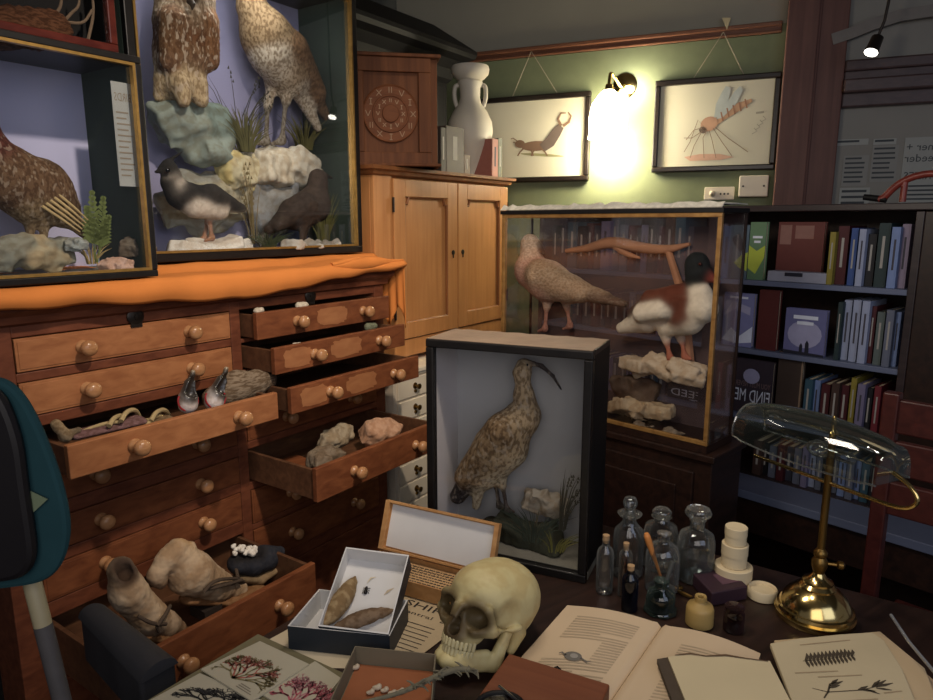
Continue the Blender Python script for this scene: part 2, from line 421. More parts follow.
# ------------------------------------------------------------------ the room
mb = MB(); mb.hexa([(-4, -1.2, -.1), (4, -1.2, -.1), (4, 5.6, -.1), (-4, 5.6, -.1), (-4, -1.2, 0), (4, -1.2, 0), (4, 5.6, 0), (-4, 5.6, 0)])
struct('floor', mb, M('dark_floor_boards', L(40, 32, 30), .5, var=.3, vs=6))
mb = MB(); mb.hexa([(-4, -1.2, 3.1), (4, -1.2, 3.1), (4, 5.6, 3.1), (-4, 5.6, 3.1), (-4, -1.2, 3.2), (4, -1.2, 3.2), (4, 5.6, 3.2), (-4, 5.6, 3.2)])
struct('ceiling', mb, M('dim_ceiling_paint', L(96, 92, 88), .9))
uw0 = WL.pix(400, 100)[0]-1.1
GREEN = M('green_wallpaper', L(112, 120, 92), .8, var=.14, vs=18, bump=.1)
mb = MB(); mb.box(WL, uw0, 1.02, -.1, 0, 0, 2.52); struct('wall_back', mb, GREEN)
mb = MB(); mb.box(WL, uw0, 1.02, -.1, 0, 2.52, 3.1); struct('wall_back_upper', mb, M('grey_upper_wall', L(150, 146, 132), .85, var=.06, vs=6))
mb = MB(); mb.box(WL, 1.02, 2.8, -.1, 0, 0, 3.1); struct('wall_right', mb, M('slate_grey_wall', L(138, 136, 130), .85, var=.12, vs=5))
mb = MB(); mb.box(CH, -.6, 5.2, -1.12, -1.02, 0, 3.1); struct('wall_left', mb, M('dim_left_wall', L(60, 62, 62), .85, var=.12, vs=5))
mb = MB()      # picture rail, moulded
mb.box(WL, uw0, .75, 0, .02, 2.475, 2.525); mb.box(WL, uw0, .75, 0, .038, 2.505, 2.525); mb.box(WL, uw0, .75, 0, .03, 2.475, 2.487)
struct('trim_1', mb, wood('rail_wood', L(104, 66, 48), L(126, 84, 62), 0), bevel=.004)
mb = MB()      # upright post with a rebate
mb.box(WL, .77, .905, 0, .10, 0, 3.1); mb.box(WL, .905, 1.03, 0, .07, 0, 3.1); mb.box(WL, .895, .915, 0, .085, 0, 3.1)
struct('trim_2', mb, wood('post_wood', L(92, 60, 54), L(116, 80, 70), 0, .7, .6, vert=True), bevel=.006)
mb = MB()      # heavy moulded beam on the right-hand wall
zb0 = WL.pix(880, 104, .1)[2]; zb1 = WL.pix(880, 56, .1)[2]
mb.box(WL, 1.03, 2.8, 0, .05, zb0, zb1); mb.box(WL, 1.03, 2.8, 0, .10, zb0+.06, zb0+.12); mb.box(WL, 1.03, 2.8, 0, .075, zb1-.05, zb1)
struct('trim_3', mb, wood('beam_wood', L(66, 50, 50), L(88, 68, 66), 0), bevel=.008)
mb = MB()      # arched moulding above the beam
pts = [WL.wp(x, y, .06) for x, y in ((832, 40), (850, 34), (872, 25), (900, 16), (933, 11), (975, 10))]
mb.ribbon(pts, .05, nrm=WL.o); struct('trim_4', mb, M('pale_arch_moulding', L(120, 116, 112), .7), solid=.03)

# ------------------------------------------------------------------ chest of specimen drawers
KN = [(.017, 0), (.018, .004), (.015, .008), (.010, .012), (.009, .018), (.012, .022), (.018, .027), (.0205, .034), (.020, .041), (.015, .047), (.007, .0495), (0, .05)]
chest = thing('specimen_chest', 'large red-brown wooden chest with round knobs and several drawers pulled open', 'chest of drawers', CH.w(2.55, -.25, 0))
mb = MB(); D0 = -.52
mb.box(CH, 1.84, 1.91, D0, 0, 0, 1.345); mb.box(CH, 3.17, 3.22, D0, 0, 0, 1.345); mb.box(CH, 2.513, 2.549, D0, 0, .06, 1.345)
mb.box(CH, 1.84, 3.22, D0, D0+.012, 0, 1.345); mb.box(CH, 1.91, 3.17, D0, -.002, 1.311, 1.345)
mb.box(CH, 1.88, 3.19, D0, -.02, .02, .08)
LZ = [(1.228, 1.308), (1.118, 1.200), (1.005, 1.085), (.885, .972), (.758, .842), (.630, .722), (.445, .580)]
RZ = [(1.222, 1.306), (1.122, 1.204), (1.008, 1.090), (.885, .975), (.748, .855), (.600, .715), (.445, .575)]
for (a, b), zz in (((1.91, 2.513), LZ), ((2.549, 3.17), RZ)):
    for i, (z0, z1) in enumerate(zz):
        zn = zz[i+1][1] if i+1 < len(zz) else .40
        mb.box(CH, a, b, D0, -.001, zn+.002, z0-.003)
mb.box(CH, 1.91, 3.17, D0, -.001, .08, .40)
build('carcass', mb, W_CAR, chest, bevel=.0025)
mb = MB(); prof = [(0, 1.338), (.012, 1.345), (.016, 1.362), (.03, 1.375), (.034, 1.392), (.05, 1.40), (.052, 1.425)]
for (o0, z0), (o1, z1) in zip(prof[:-1], prof[1:]):
    e0, e1 = o0, o1
    mb.hexa([CH.w(1.84-e0, e0, z0), CH.w(3.22+e0, e0, z0), CH.w(3.22+e0, D0, z0), CH.w(1.84-e0, D0, z0), CH.w(1.84-e1, e1, z1), CH.w(3.22+e1, e1, z1), CH.w(3.22+e1, D0, z1), CH.w(1.84-e1, D0, z1)])
build('cornice', mb, W_CAR, chest)
for u in (2.213, 2.842):
    mb = MB(); c = CH.w(u, .0, 1.329)
    mb.lathe(c, [(.024, 0), (.024, .004), (.020, .007)], CH.o, 16); mb.box(CH, u-.016, u+.016, 0, .006, 1.300, 1.329)
    mb.lathe(c, [(.006, .006), (.006, .010), (0, .0105)], CH.o, 10)
    build('lock_plate', mb, DARKMETAL, chest, smooth=True)
def drawer(u0, u1, z0, z1, out, ks, fm, patch=None, inner=None):
    u0 += .003; u1 -= .003
    mb = MB(); mb.box(CH, u0, u1, out-.018, out+.001, z0, z1)
    if not out: mb.box(CH, u0+.006, u1-.006, out+.001, out+.003, z0+.006, z1-.006)
    d = build('drawer', mb, fm, chest, bevel=.0025)
    if out:
        mb = MB(); b = max(out-.40, D0+.03)
        mb.box(CH, u0+.004, u0+.016, b, out-.018, z0+.004, z1-.008); mb.box(CH, u1-.016, u1-.004, b, out-.018, z0+.004, z1-.008)
        mb.box(CH, u0+.004, u1-.004, b, b+.012, z0+.004, z1-.010); mb.box(CH, u0+.016, u1-.016, b+.012, out-.018, z0+.008, z0+.014)
        build('drawer_tray', mb, inner or W_IN, d, bevel=.0015)
    for u in ks:
        mb = MB(); mb.lathe(CH.w(u, out, (z0+z1)/2), [(r, z+.001) for r, z in KN], CH.o, 20); build('knob', mb, W_KNOB, d, smooth=True, sharp=60)
    for (ua, ub) in (patch or []):
        mb = MB(); n = 26; rnd = random.Random(int(ua*1000)); zc = (z0+z1)/2; hh = (z1-z0)*.36
        pts = []
        for i in range(n):
            t = 2*pi*i/n; r = 1+rnd.uniform(-.10, .10); ct = cos(t); st = sin(t)
            pts.append(CH.w((ua+ub)/2+(ub-ua)/2*abs(ct)**.5*(1 if ct > 0 else -1)*r, out+.0018, zc+hh*abs(st)**.5*(1 if st > 0 else -1)*r))
        mb.poly(pts); p = build('label_scar', mb, wood('bare_wood_patch', L(152, 98, 64), L(172, 118, 78), AC), d); p['label'] = 'paler bare patch where a paper label was'
    return d
kl = lambda u0, u1: (u0+(u1-u0)*.26, u0+(u1-u0)*.76)
LO = [0, 0, .205, 0, 0, 0, .335]
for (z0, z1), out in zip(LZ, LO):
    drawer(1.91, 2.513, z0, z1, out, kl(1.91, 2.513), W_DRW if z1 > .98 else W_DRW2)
RO = [.075, .15, .215, 0, .31, 0, 0]
RP = [[(2.80, 2.94)], [(2.585, 2.70), (2.79, 2.93)], [(2.59, 2.70), (2.79, 2.93)], [], [], [], []]
for (z0, z1), out, pt in zip(RZ, RO, RP):
    drawer(2.549, 3.17, z0, z1, out, kl(2.549, 3.17), W_DRW2, pt)

# orange cloth over the chest top
rnd = random.Random(3); mb = MB(); kz = [(1.80, 1.385), (2.06, 1.38), (2.264, 1.366), (2.53, 1.352), (2.75, 1.366), (2.91, 1.384), (3.05, 1.392), (3.2, 1.40), (3.34, 1.405)]
def zlow(u): return float(np.interp(u, [k[0] for k in kz], [k[1] for k in kz]))+.003*sin(u*31)
def topz(u, o): return 1.430+.004*mn.noise(Vector((u*9, o*9, 0)))+(.024*max(0, min(1, (-o-.07)/.03)))
def clothf(a, b):
    u = 1.80+a*1.487; L0 = .5; s = b*1.24
    if s < 1.0:
        o = -.44+s*.492; z = topz(u, o)
        if u > 2.86 and o > -.10: z += .016*sin(min((u-2.86)/.42, 1)*pi)*(.4+.6*abs(sin(u*9)))*min(1, (o+.10)/.05)
        return CH.w(u, o, z)
    t = (s-1.0)/.24; zl = zlow(u); zt = topz(u, .05)
    return CH.w(u, .056+.012*sin(t*pi)+.004*sin(u*24)*t, zt+(zl-zt)*t)
mb.grid(clothf, 90, 40)
def clothside(a, b):
    o = .052-a*.135; zt = 1.436; zl = 1.165+.06*sin(a*7)+a*.1
    return CH.w(3.288+.006*sin(a*21)*b+.004*b, o, zt+(zl-zt)*b)
mb.grid(clothside, 24, 14)
def fold(a, b):      # twisted fold along the front right edge
    u = 2.90+a*.38; th = b*2*pi+a*3.0; r = .018*sin(min(a*1.15+.05, 1)*pi)+.005
    return CH.w(u, .050+cos(th)*r, 1.432+sin(th)*r*1.1)
mb.grid(fold, 30, 14)
ORANGE = M('orange_felt', L(206, 126, 64), .9, var=.14, vs=9, bump=.15, spec=.1)
tag(build('orange_cloth', mb, ORANGE, smooth=True, sharp=80, solid=.003, origin=CH.w(2.55, -.2, 1.43)), 'orange felt cloth draped over the top of the red-brown chest', 'cloth')

# ------------------------------------------------------------------ glazed display cases
def disp_case(name, label, fr, u0, u1, o1, depth, z0, z1, fw, wmat, backm, sidem, basem, gilt=.007, backrear=True, slat=None, topglass=False, sideglass=()):
    t = thing(name, label, 'display case', fr.w((u0+u1)/2, o1-depth/2, z0)); b = o1-depth; th = .012
    mb = MB(); mb.box(fr, u0, u1, b, o1-.022, z0, z0+.02); build('base_board', mb, basem, t)
    mb = MB(); mb.box(fr, u0, u1, b, o1-.022, z1-th, z1); build('top_board', mb, wmat, t)
    if backrear: mb = MB(); mb.box(fr, u0+th, u1-th, b, b+.008, z0+.02, z1-th); build('back_panel', mb, backm, t)
    for i, (a, c) in enumerate(((u0, u0+th), (u1-th, u1))):
        if i in sideglass:
            mb = MB(); mb.box(fr, a+.003, a+.006, b+.012, o1-.034, z0+.02, z1-th); build('side_pane', mb, PANE, t)
            mb = MB(); mb.box(fr, a, c, b, b+.012, z0+.02, z1-th); mb.box(fr, a, c, o1-.034, o1-.022, z0+.02, z1-th); build('corner_post', mb, wmat, t)
        else:
            mb = MB(); mb.box(fr, a, c, b, o1-.022, z0+.02, z1-th); build('side_panel', mb, sidem[i] if isinstance(sidem, tuple) else sidem, t)
    mb = MB()
    for q in ((u0, u1, z0, z0+fw), (u0, u1, z1-fw, z1), (u0, u0+fw, z0+fw, z1-fw), (u1-fw, u1, z0+fw, z1-fw)): mb.box(fr, q[0], q[1], o1-.022, o1, q[2], q[3])
    build('front_frame', mb, wmat, t, bevel=.003)
    if gilt:
        mb = MB(); a0, a1, c0, c1 = u0+fw, u1-fw, z0+fw, z1-fw
        for q in ((a0, a1, c0, c0+gilt), (a0, a1, c1-gilt, c1), (a0, a0+gilt, c0+gilt, c1-gilt), (a1-gilt, a1, c0+gilt, c1-gilt)): mb.box(fr, q[0], q[1], o1-.014, o1+.002, q[2], q[3])
        build('gilt_slip', mb, GOLD, t)
    mb = MB(); mb.box(fr, u0+fw, u1-fw, o1-.014, o1-.011, z0+fw, z1-fw); build('glass_pane', mb, PANE, t)
    return t
LAV = M('lavender_backdrop', L(150, 150, 184), .9, var=.05, vs=3)
DGREEN = M('dark_green_lining', L(56, 70, 62), .85, var=.2, vs=8)
GROUND = M('papier_mache_ground', L(128, 124, 112), .9, var=.3, vs=30, bump=.5)

# large bird case
RO1 = -.12; RU0 = CH.pix(146, 262, RO1)[0]; RU1 = CH.pix(363, 252, RO1)[0]
bigcase = disp_case('bird_case', 'tall black and gilt bird case holding an owl, on the orange cloth', CH, RU0, RU1, RO1, .31, 1.462, 2.42, .026, W_CASE, LAV, DGREEN, GROUND)
# smaller bird case, in front to the left
LO1 = .045; LU0 = CH.pix(-60, 290, LO1)[0]; LU1 = CH.pix(159, 277, LO1)[0]; ZL1 = CH.pix(141, 57, LO1)[2]
smallcase = disp_case('bird_case', 'smaller black and gilt case holding a brown game bird and a fern', CH, LU0, LU1, LO1, .285, 1.436, ZL1, .018, W_CASE, M('lit_lavender_backdrop', L(190, 192, 226), .9, var=.05, vs=3), DGREEN, GROUND)  # backdrop colour brightened in place of light inside the case
# nest case on top of it
nz0 = ZL1+.001; NU1 = CH.pix(119, 50, .03)[0]
nest = disp_case('nest_case', 'dark reddish wooden case holding a brown nest, on top of the smaller bird case', CH, LU0-.05, NU1, .03, .13, nz0, nz0+.42, .02, wood('mahogany', L(70, 26, 22), L(104, 46, 36), AC, 1, .25), BLACK, BLACK, DGREEN, gilt=0)

# contents: owl ---------------------------------------------------------------
PLUM = lambda n, **k: vcol('plumage_'+n, .9, bump=.5, **k)
def eye(parent, fr, o, px, py, r, iris):
    c = fr.wp(px, py, o); m = mpp(c); mb = MB(); mb.lathe(c, [(r*m, -.2*r*m), (r*m*.9, .35*r*m), (r*m*.5, .6*r*m), (0, .7*r*m)], fr.o, 14)
    return build('eye', mb, M('glass_eye_%d' % int(iris[0]*1000), iris, .1), parent, smooth=True)
def bird_obj(name, label, s, h, mat, group=None, disp=.0012, df=70, cat='stuffed bird', colfn=None):
    mb = s.mesh(h, s.fr, disp=disp, dfreq=df, colfn=colfn); z = min(v[2] for v in mb.v); xs = sorted(v[0] for v in mb.v); ys = sorted(v[1] for v in mb.v)
    o = build(name, mb, mat, smooth=True, sharp=80, origin=(xs[len(xs)//2], ys[len(ys)//2], z))
    return tag(o, label, cat, group)
c1, c2, c3, cb = L(128, 112, 94), L(100, 66, 42), L(176, 158, 126), L(44, 34, 28)
s = PixSDF(CH, RO1-.15, 9)
s.pc(186, -10, 28, 186, -4, 29, c1, flat=.9); s.pc(184, 12, 27, 183, 22, 28, L(136, 118, 96), flat=.9); s.pc(184, 30, 27, 182, 54, 27, c2, flat=.9); s.pc(182, 56, 25, 176, 84, 19, c3, flat=.9)
s.pc(196, 26, 14, 202, 62, 9, L(124, 90, 62), do=(.045, .045)); s.pc(164, 24, 13, 161, 64, 9, L(112, 84, 60), do=(.045, .04)); s.pc(166, 60, 9, 162, 96, 5, c3, do=(.0, -.02), flat=.8)
s.pc(172, 86, 10, 172, 102, 7, c3, do=(.05, .06)); s.pc(190, 86, 10, 192, 102, 7, c3, do=(.04, .05))
owl = bird_obj('owl', 'brown mottled owl perched on the grey rock in the tall bird case', s, .0055, PLUM('owl', spots=.75, ss=110, stretch=(1, 1, .45), dark=.45, flecks=.6), disp=.0025, df=90)
for x, y in ((176, -10), (198, -8)): eye(owl, CH, RO1-.04, x, y, 5, L(20, 14, 8))
mb = MB(); c = CH.wp(190, 1, RO1-.045); m = mpp(c); mb.tube([c, c+np.array([0, 0, -4*m])+CH.o*.012, c+np.array([0, 0, -9*m])+CH.o*.008], [4*m, 3*m, .5*m]); build('beak', mb, M('horn_beak', L(60, 52, 44), .4), owl, smooth=True)
# stone curlew-like wader on the pale rock
s = PixSDF(CH, RO1-.17, 8); bd, bw, bl = L(150, 128, 98), L(200, 190, 172), L(128, 122, 112)
s.pc(250, -28, 12, 252, 10, 13, bd); s.pc(252, 8, 14, 266, 34, 24, bd); s.pc(266, 36, 25, 286, 68, 24, bd); s.pc(270, 56, 22, 290, 80, 16, bw, do=(.01, .01))
s.pc(284, 52, 19, 312, 92, 11, L(128, 98, 68), do=(.035, .02)); s.pc(306, 84, 10, 330, 122, 4, L(112, 88, 62)); s.pc(296, 84, 10, 318, 128, 4, bw)
s.pc(285, 84, 7, 286, 100, 3.4, bw); s.pc(286, 98, 2.4, 282, 141, 2.2, bl); s.pc(279, 84, 6, 275, 104, 3, bw, do=(-.04, -.04)); s.pc(275, 102, 2.4, 273, 141, 2.2, bl, do=(-.04, -.04))
s.pc(282, 141, 2.6, 272, 144, 2, bl); s.pc(273, 141, 2.6, 264, 143, 2, bl, do=(-.04, -.04)); s.pc(250, -30, 14, 246, -36, 13, bd); s.pc(238, -38, 5, 220, -34, 2, L(70, 60, 40))
wader = bird_obj('wading_bird', 'tall buff speckled wading bird standing on the white ledge beside the owl', s, .005, PLUM('wader', spots=.85, ss=120, stretch=(1, 1, .6), dark=.4), disp=.001)
# lapwing-like bird low left
s = PixSDF(CH, RO1-.09, 5); dk, wh = L(34, 32, 30), L(200, 190, 176)
s.pc(169, 170, 9, 172, 176, 9, dk); s.pc(172, 178, 8, 178, 190, 10, wh); s.pc(169, 184, 8, 176, 196, 10, dk); s.pc(184, 196, 15, 214, 204, 14, dk); s.pc(190, 207, 11, 216, 211, 9, wh, do=(.02, .02))
s.pc(208, 196, 12, 240, 208, 4, L(48, 44, 40), do=(.02, .01)); s.pc(226, 208, 5, 246, 209, 2, wh); s.pc(164, 168, 3, 156, 172, 1.6, dk); s.pc(167, 162, 2, 182, 152, 1.0, dk)
for a, b, q in ((208, 212, .0), (214, 210, -.03)): s.pc(a, 214, 3, b, 238, 1.9, L(150, 110, 84), do=(q, q)); s.pc(b, 238, 1.9, b-7, 241, 1.5, L(150, 110, 84), do=(q, q))
lap = bird_obj('lapwing', 'black and white crested bird standing below the owl', s, .004, PLUM('lapwing', spots=.25, ss=60), disp=.001)
eye(lap, CH, RO1-.058, 168, 170, 2.2, L(10, 8, 8))
# dark bird right
s = PixSDF(CH, RO1-.085, 5); gr = L(70, 58, 50)
s.pc(318, 178, 9, 318, 184, 9, gr); s.pc(318, 184, 9, 316, 200, 14, gr); s.pc(312, 206, 18, 296, 214, 16, gr); s.pc(292, 214, 13, 268, 230, 4, L(56, 46, 40)); s.pc(324, 175, 3, 332, 178, 1.2, L(40, 34, 30))
s.pc(306, 222, 4, 304, 240, 2, gr); s.pc(298, 222, 4, 296, 240, 2, gr, do=(.03, .03)); s.pc(300, 206, 12, 272, 226, 5, L(60, 50, 44), do=(.03, .03))
crake = bird_obj('dark_game_bird', 'dark brown plump bird half hidden in grass below the wading bird', s, .0045, PLUM('dark', spots=.5, ss=60), disp=.001)
# rocks of the big case
zb = 1.482
rock('rock', 'tall grey-green boulder under the owl', CH, RO1-.19, 196, 132, 42, 38, L(138, 150, 142), 1, .5, floor=zb, col2=L(112, 128, 122))
rock('rock', 'broad cream-white rock ledge under the tall wading bird', CH, RO1-.18, 284, 166, 44, 22, L(206, 200, 182), 2, .5, floor=zb, col2=L(192, 188, 174))
rock('rock', 'pale yellow rock between the owl boulder and the white ledge', CH, RO1-.17, 242, 172, 28, 24, L(206, 194, 138), 61, .6, floor=zb, col2=L(196, 190, 160))
rock('rock', 'blue-grey rock face below the white ledge', CH, RO1-.20, 276, 210, 46, 36, L(150, 152, 150), 62, .3, floor=zb, col2=L(126, 130, 134))
rock('rock', 'grey slanting rock behind the black and white bird', CH, RO1-.21, 206, 206, 50, 44, L(146, 148, 140), 3, .3, floor=zb, col2=L(176, 172, 150))
rock('rock', 'flat white rock at the feet of the black and white bird', CH, RO1-.08, 212, 249, 46, 11, L(214, 210, 200), 4, .5, floor=zb)
rock('rock', 'low pale rock in front of the dark plump bird', CH, RO1-.06, 312, 251, 42, 8, L(176, 172, 164), 5, .5, floor=zb)
OLV, STRAW, DKG = L(86, 84, 48), L(146, 128, 84), L(48, 58, 36)
tuft('grass_tuft', 'olive dry grass tuft between the owl boulder and the white ledge', CH, RO1-.14, 246, 152, 90, 50, 26, OLV, 1, 1.5, 'grass in the tall bird case')
tuft('seeding_grass', 'thin dark seeding grass stems rising behind the tall wading bird', CH, RO1-.2, 236, 140, 14, 74, 40, L(60, 58, 50), 2, 1.0, heads=True)
tuft('grass_tuft', 'green grass tuft under the tail of the tall wading bird', CH, RO1-.2, 304, 150, 50, 40, 22, OLV, 3, 1.5)
tuft('seeding_grass', 'brown seed-headed stems in front of the cream rock ledge', CH, RO1-.07, 255, 244, 14, 92, 14, L(104, 92, 58), 4, 1.1, heads=True)
tuft('grass_tuft', 'green grass tuft beside the dark plump bird at the right end of the case', CH, RO1-.06, 324, 245, 46, 62, 16, L(92, 92, 50), 5, 1.4)
tuft('grass_tuft', 'low dark green moss and grass left of the dark plump bird', CH, RO1-.07, 268, 247, 50, 18, 26, DKG, 6, 1.8)
# small case: game bird --------------------------------------------------------
s = PixSDF(CH, LO1-.085, 8); g1, g2 = L(104, 80, 58), L(84, 66, 48)
s.pc(2, 160, 18, -6, 150, 16, L(90, 50, 40)); s.pc(-8, 148, 12, -12, 130, 11, L(84, 44, 36)); s.pc(14, 180, 32, 46, 190, 26, g1, flat=.8); s.pc(44, 180, 20, 66, 206, 14, g2, flat=.8); s.pc(30, 200, 24, 60, 214, 14, L(130, 112, 84), flat=.8)
s.pc(58, 206, 12, 86, 234, 6, L(116, 98, 70), flat=.6); s.pc(30, 216, 6, 30, 240, 3, L(120, 104, 80)); s.pc(44, 216, 6, 44, 240, 3, L(120, 104, 80))
gb = bird_obj('game_bird', 'brown barred pheasant-like bird with pale tail in the smaller left case', s, .0035, PLUM('game', spots=.8, ss=130, stretch=(1, 1, .6), dark=.45, ang=AC, flecks=.3), disp=.001)
mb = MB()
for i in range(5):
    a = CH.wp(42+i*4, 206-i*3, LO1-.04); b = CH.wp(80+i*2, 232-i*3, LO1-.05); mb.tube([a, (a+b)/2+CH.o*.004, b], [.0035, .003, .0015], 6)
build('tail_feathers', mb, M('cream_quill', L(190, 168, 120), .8), gb, smooth=True)['label'] = 'cream barred tail feathers'
zb = 1.456
rock('rock', 'pale grey-green rough rock under the brown game bird', CH, LO1-.075, 22, 256, 52, 22, L(132, 134, 122), 6, .3, floor=zb, col2=L(172, 160, 130))
rock('pebble', 'pinkish pale pebble at the front right corner of the smaller case', CH, LO1-.05, 118, 267, 16, 9, L(196, 166, 150), 7, .8, floor=zb, cat='pebble')
rock('rock', 'grey brown stone against the right side of the smaller case', CH, LO1-.10, 138, 246, 20, 13, L(104, 96, 84), 8, .6, floor=zb)
rock('pebble', 'bluish grey round pebble beside the tail of the brown game bird', CH, LO1-.05, 76, 244, 10, 8, L(150, 158, 156), 9, .8, floor=None, cat='pebble')
mb = MB(); rnd = random.Random(5)      # fern
for (x0, y0, x1, y1) in ((96, 262, 86, 206), (98, 262, 104, 196), (96, 262, 92, 190), (97, 262, 110, 216)):
    a = CH.wp(x0, y0, LO1-.06); b = CH.wp(x1, y1, LO1-.06); m = mpp(a); mb.ribbon([a, b], [1.2*m, .5*m], nrm=CH.o)
    for i in range(5, 14):
        t = i/14; q = a+(b-a)*t
        for sg in (-1, 1): mb.ribbon([q, q+CH.u*sg*9*m*(1.15-t)+np.array([0, 0, 4*m]), q+CH.u*sg*13*m*(1.15-t)+np.array([0, 0, 3*m])], [3.4*m, 3.4*m, .4*m], nrm=CH.o)
tag(build('fern', mb, M('dried_fern', L(92, 104, 56), .85, var=.3), origin=CH.wp(97, 262, LO1-.06)), 'small green fern behind the pebble in the smaller left case', 'fern')
tuft('grass_tuft', 'straw coloured grass around the fern in the smaller left case', CH, LO1-.065, 92, 264, 24, 30, 16, STRAW, 8, 1.2)
# reflected poster, built as a solid card inside the case
nn = thing('reflected_notice', 'reflection of a white printed notice with reversed lettering, built inside the smaller left case', 'notice', CH.wp(132, 180, LO1-.035))
P0 = CH.wp(120, 186, LO1-.035); uy = np.array([0, 0, CH.wp(119, 82, LO1-.035)[2]-P0[2]]); ux = CH.u*.055
mb = MB(); mb.slab([P0, P0+ux, P0+ux+uy, P0+uy], -CH.o*.0015); build('sheet', mb, M('grey_white_notice', L(150, 154, 152), .8), nn)
mb = MB(); lettering(mb, 'BIRDS', P0+ux*.1+uy*.82+CH.o*.0008, ux/np.linalg.norm(ux), uy/np.linalg.norm(uy), np.linalg.norm(ux)*.8, .021, True)
for i in range(12): mb.quad([P0+ux*.12+uy*(.1+.055*i)+CH.o*.0008, P0+ux*(.6+.28*((i*7) % 5)/5)+uy*(.1+.055*i)+CH.o*.0008, P0+ux*(.6+.28*((i*7) % 5)/5)+uy*(.115+.055*i)+CH.o*.0008, P0+ux*.12+uy*(.115+.055*i)+CH.o*.0008])
build('printed_text', mb, INKG, nn)
# nest
s = PixSDF(CH, -.03, 6); s.pc(-10, 28, 20, 52, 30, 20, L(92, 60, 40), flat=.8); s.pc(10, 20, 12, 40, 22, 10, L(66, 44, 32), flat=.8)
mb = s.mesh(.004, CH, disp=.006, dfreq=60); tag(build('bird_nest', mb, vcol('nest_fibre', .95, .9, 70, (1, 1, 3), dark=.4), smooth=True, sharp=80, origin=CH.wp(20, 45, -.03)), 'brown fibrous nest inside the dark reddish case', 'nest')
mb = MB()
for pts in (((58, 30), (70, 14), (80, 6), (78, -12)), ((66, 22), (84, 24), (92, 10)), ((52, 18), (62, 6), (60, -10)), ((88, 40), (94, 14), (92, -8))):
    mb.tube([CH.wp(x, y, -.02) for x, y in pts], [.004, .0035, .003, .002][:len(pts)], 7, 2)
tag(build('twig_branch', mb, M('pale_bark', L(110, 92, 74), .9, var=.3), smooth=True, origin=CH.wp(62, 32, -.02)), 'pale forked twigs to the right of the brown nest', 'branch')

# ------------------------------------------------------------------ tall dark cabinet in the corner, cupboard and what stands on it
t = thing('tall_cabinet', 'tall dark cabinet with a flared moulded cornice behind the clock', 'cabinet', CH.w(3.7, -.78, 0))
TZ = 2.47
mb = MB(); mb.box(CH, 2.75, 4.42, -1.0, -.56, 0, TZ-.1); build('carcass', mb, BLACK, t, bevel=.004)
for a, b in ((2.80, 3.58), (3.60, 4.38)):
    mb = MB(); mb.box(CH, a, b, -.56, -.545, .1, TZ-.16); d = build('door', mb, BLACK, t, bevel=.003)
    mb = MB(); mb.lathe(CH.w(b-.05 if a < 3 else a+.05, -.545, 1.3), KN, CH.o, 14); build('knob', mb, BRASSD, d, smooth=True)
mb = MB(); pr = [(0, TZ-.14), (.02, TZ-.12), (.03, TZ-.07), (.07, TZ-.03), (.11, TZ-.01), (.12, TZ+.01), (.12, TZ+.03), (-.05, TZ+.16)]
for (e0, z0), (e1, z1) in zip(pr[:-1], pr[1:]):
    mb.hexa([CH.w(2.75-e0, -.56+e0, z0), CH.w(4.42+e0, -.56+e0, z0), CH.w(4.42+e0, -1.0, z0), CH.w(2.75-e0, -1.0, z0), CH.w(2.75-e1, -.56+e1, z1), CH.w(4.42+e1, -.56+e1, z1), CH.w(4.42+e1, -1.0, z1), CH.w(2.75-e1, -1.0, z1)])
build('cornice', mb, BLACK, t)

QO = -.10; CU0, CU1, CUM = 3.29, 4.32, 3.862; CZ0, CZ1 = 1.0, 1.775
t = thing('pine_cupboard', 'honey coloured two-door panelled wooden cupboard beyond the chest of drawers', 'cupboard', CH.w(3.8, -.3, CZ0))
mb = MB(); mb.box(CH, CU0, CU1, QO-.42, QO-.02, CZ0, CZ1); mb.box(CH, CU0, CU0+.11, QO-.02, QO, CZ0, CZ1); mb.box(CH, CU0, CU1, QO-.02, QO, CZ0, 1.075); build('carcass', mb, W_PINE, t, bevel=.003)
mb = MB(); pr = [(0, CZ1-.012), (.012, CZ1-.006), (.016, CZ1+.006), (.03, CZ1+.012), (.032, CZ1+.026)]
for (e0, z0), (e1, z1) in zip(pr[:-1], pr[1:]):
    mb.hexa([CH.w(CU0-e0, QO+e0, z0), CH.w(CU1+e0, QO+e0, z0), CH.w(CU1+e0, QO-.42, z0), CH.w(CU0-e0, QO-.42, z0), CH.w(CU0-e1, QO+e1, z1), CH.w(CU1+e1, QO+e1, z1), CH.w(CU1+e1, QO-.42, z1), CH.w(CU0-e1, QO-.42, z1)])
build('cornice', mb, W_PINE2, t)
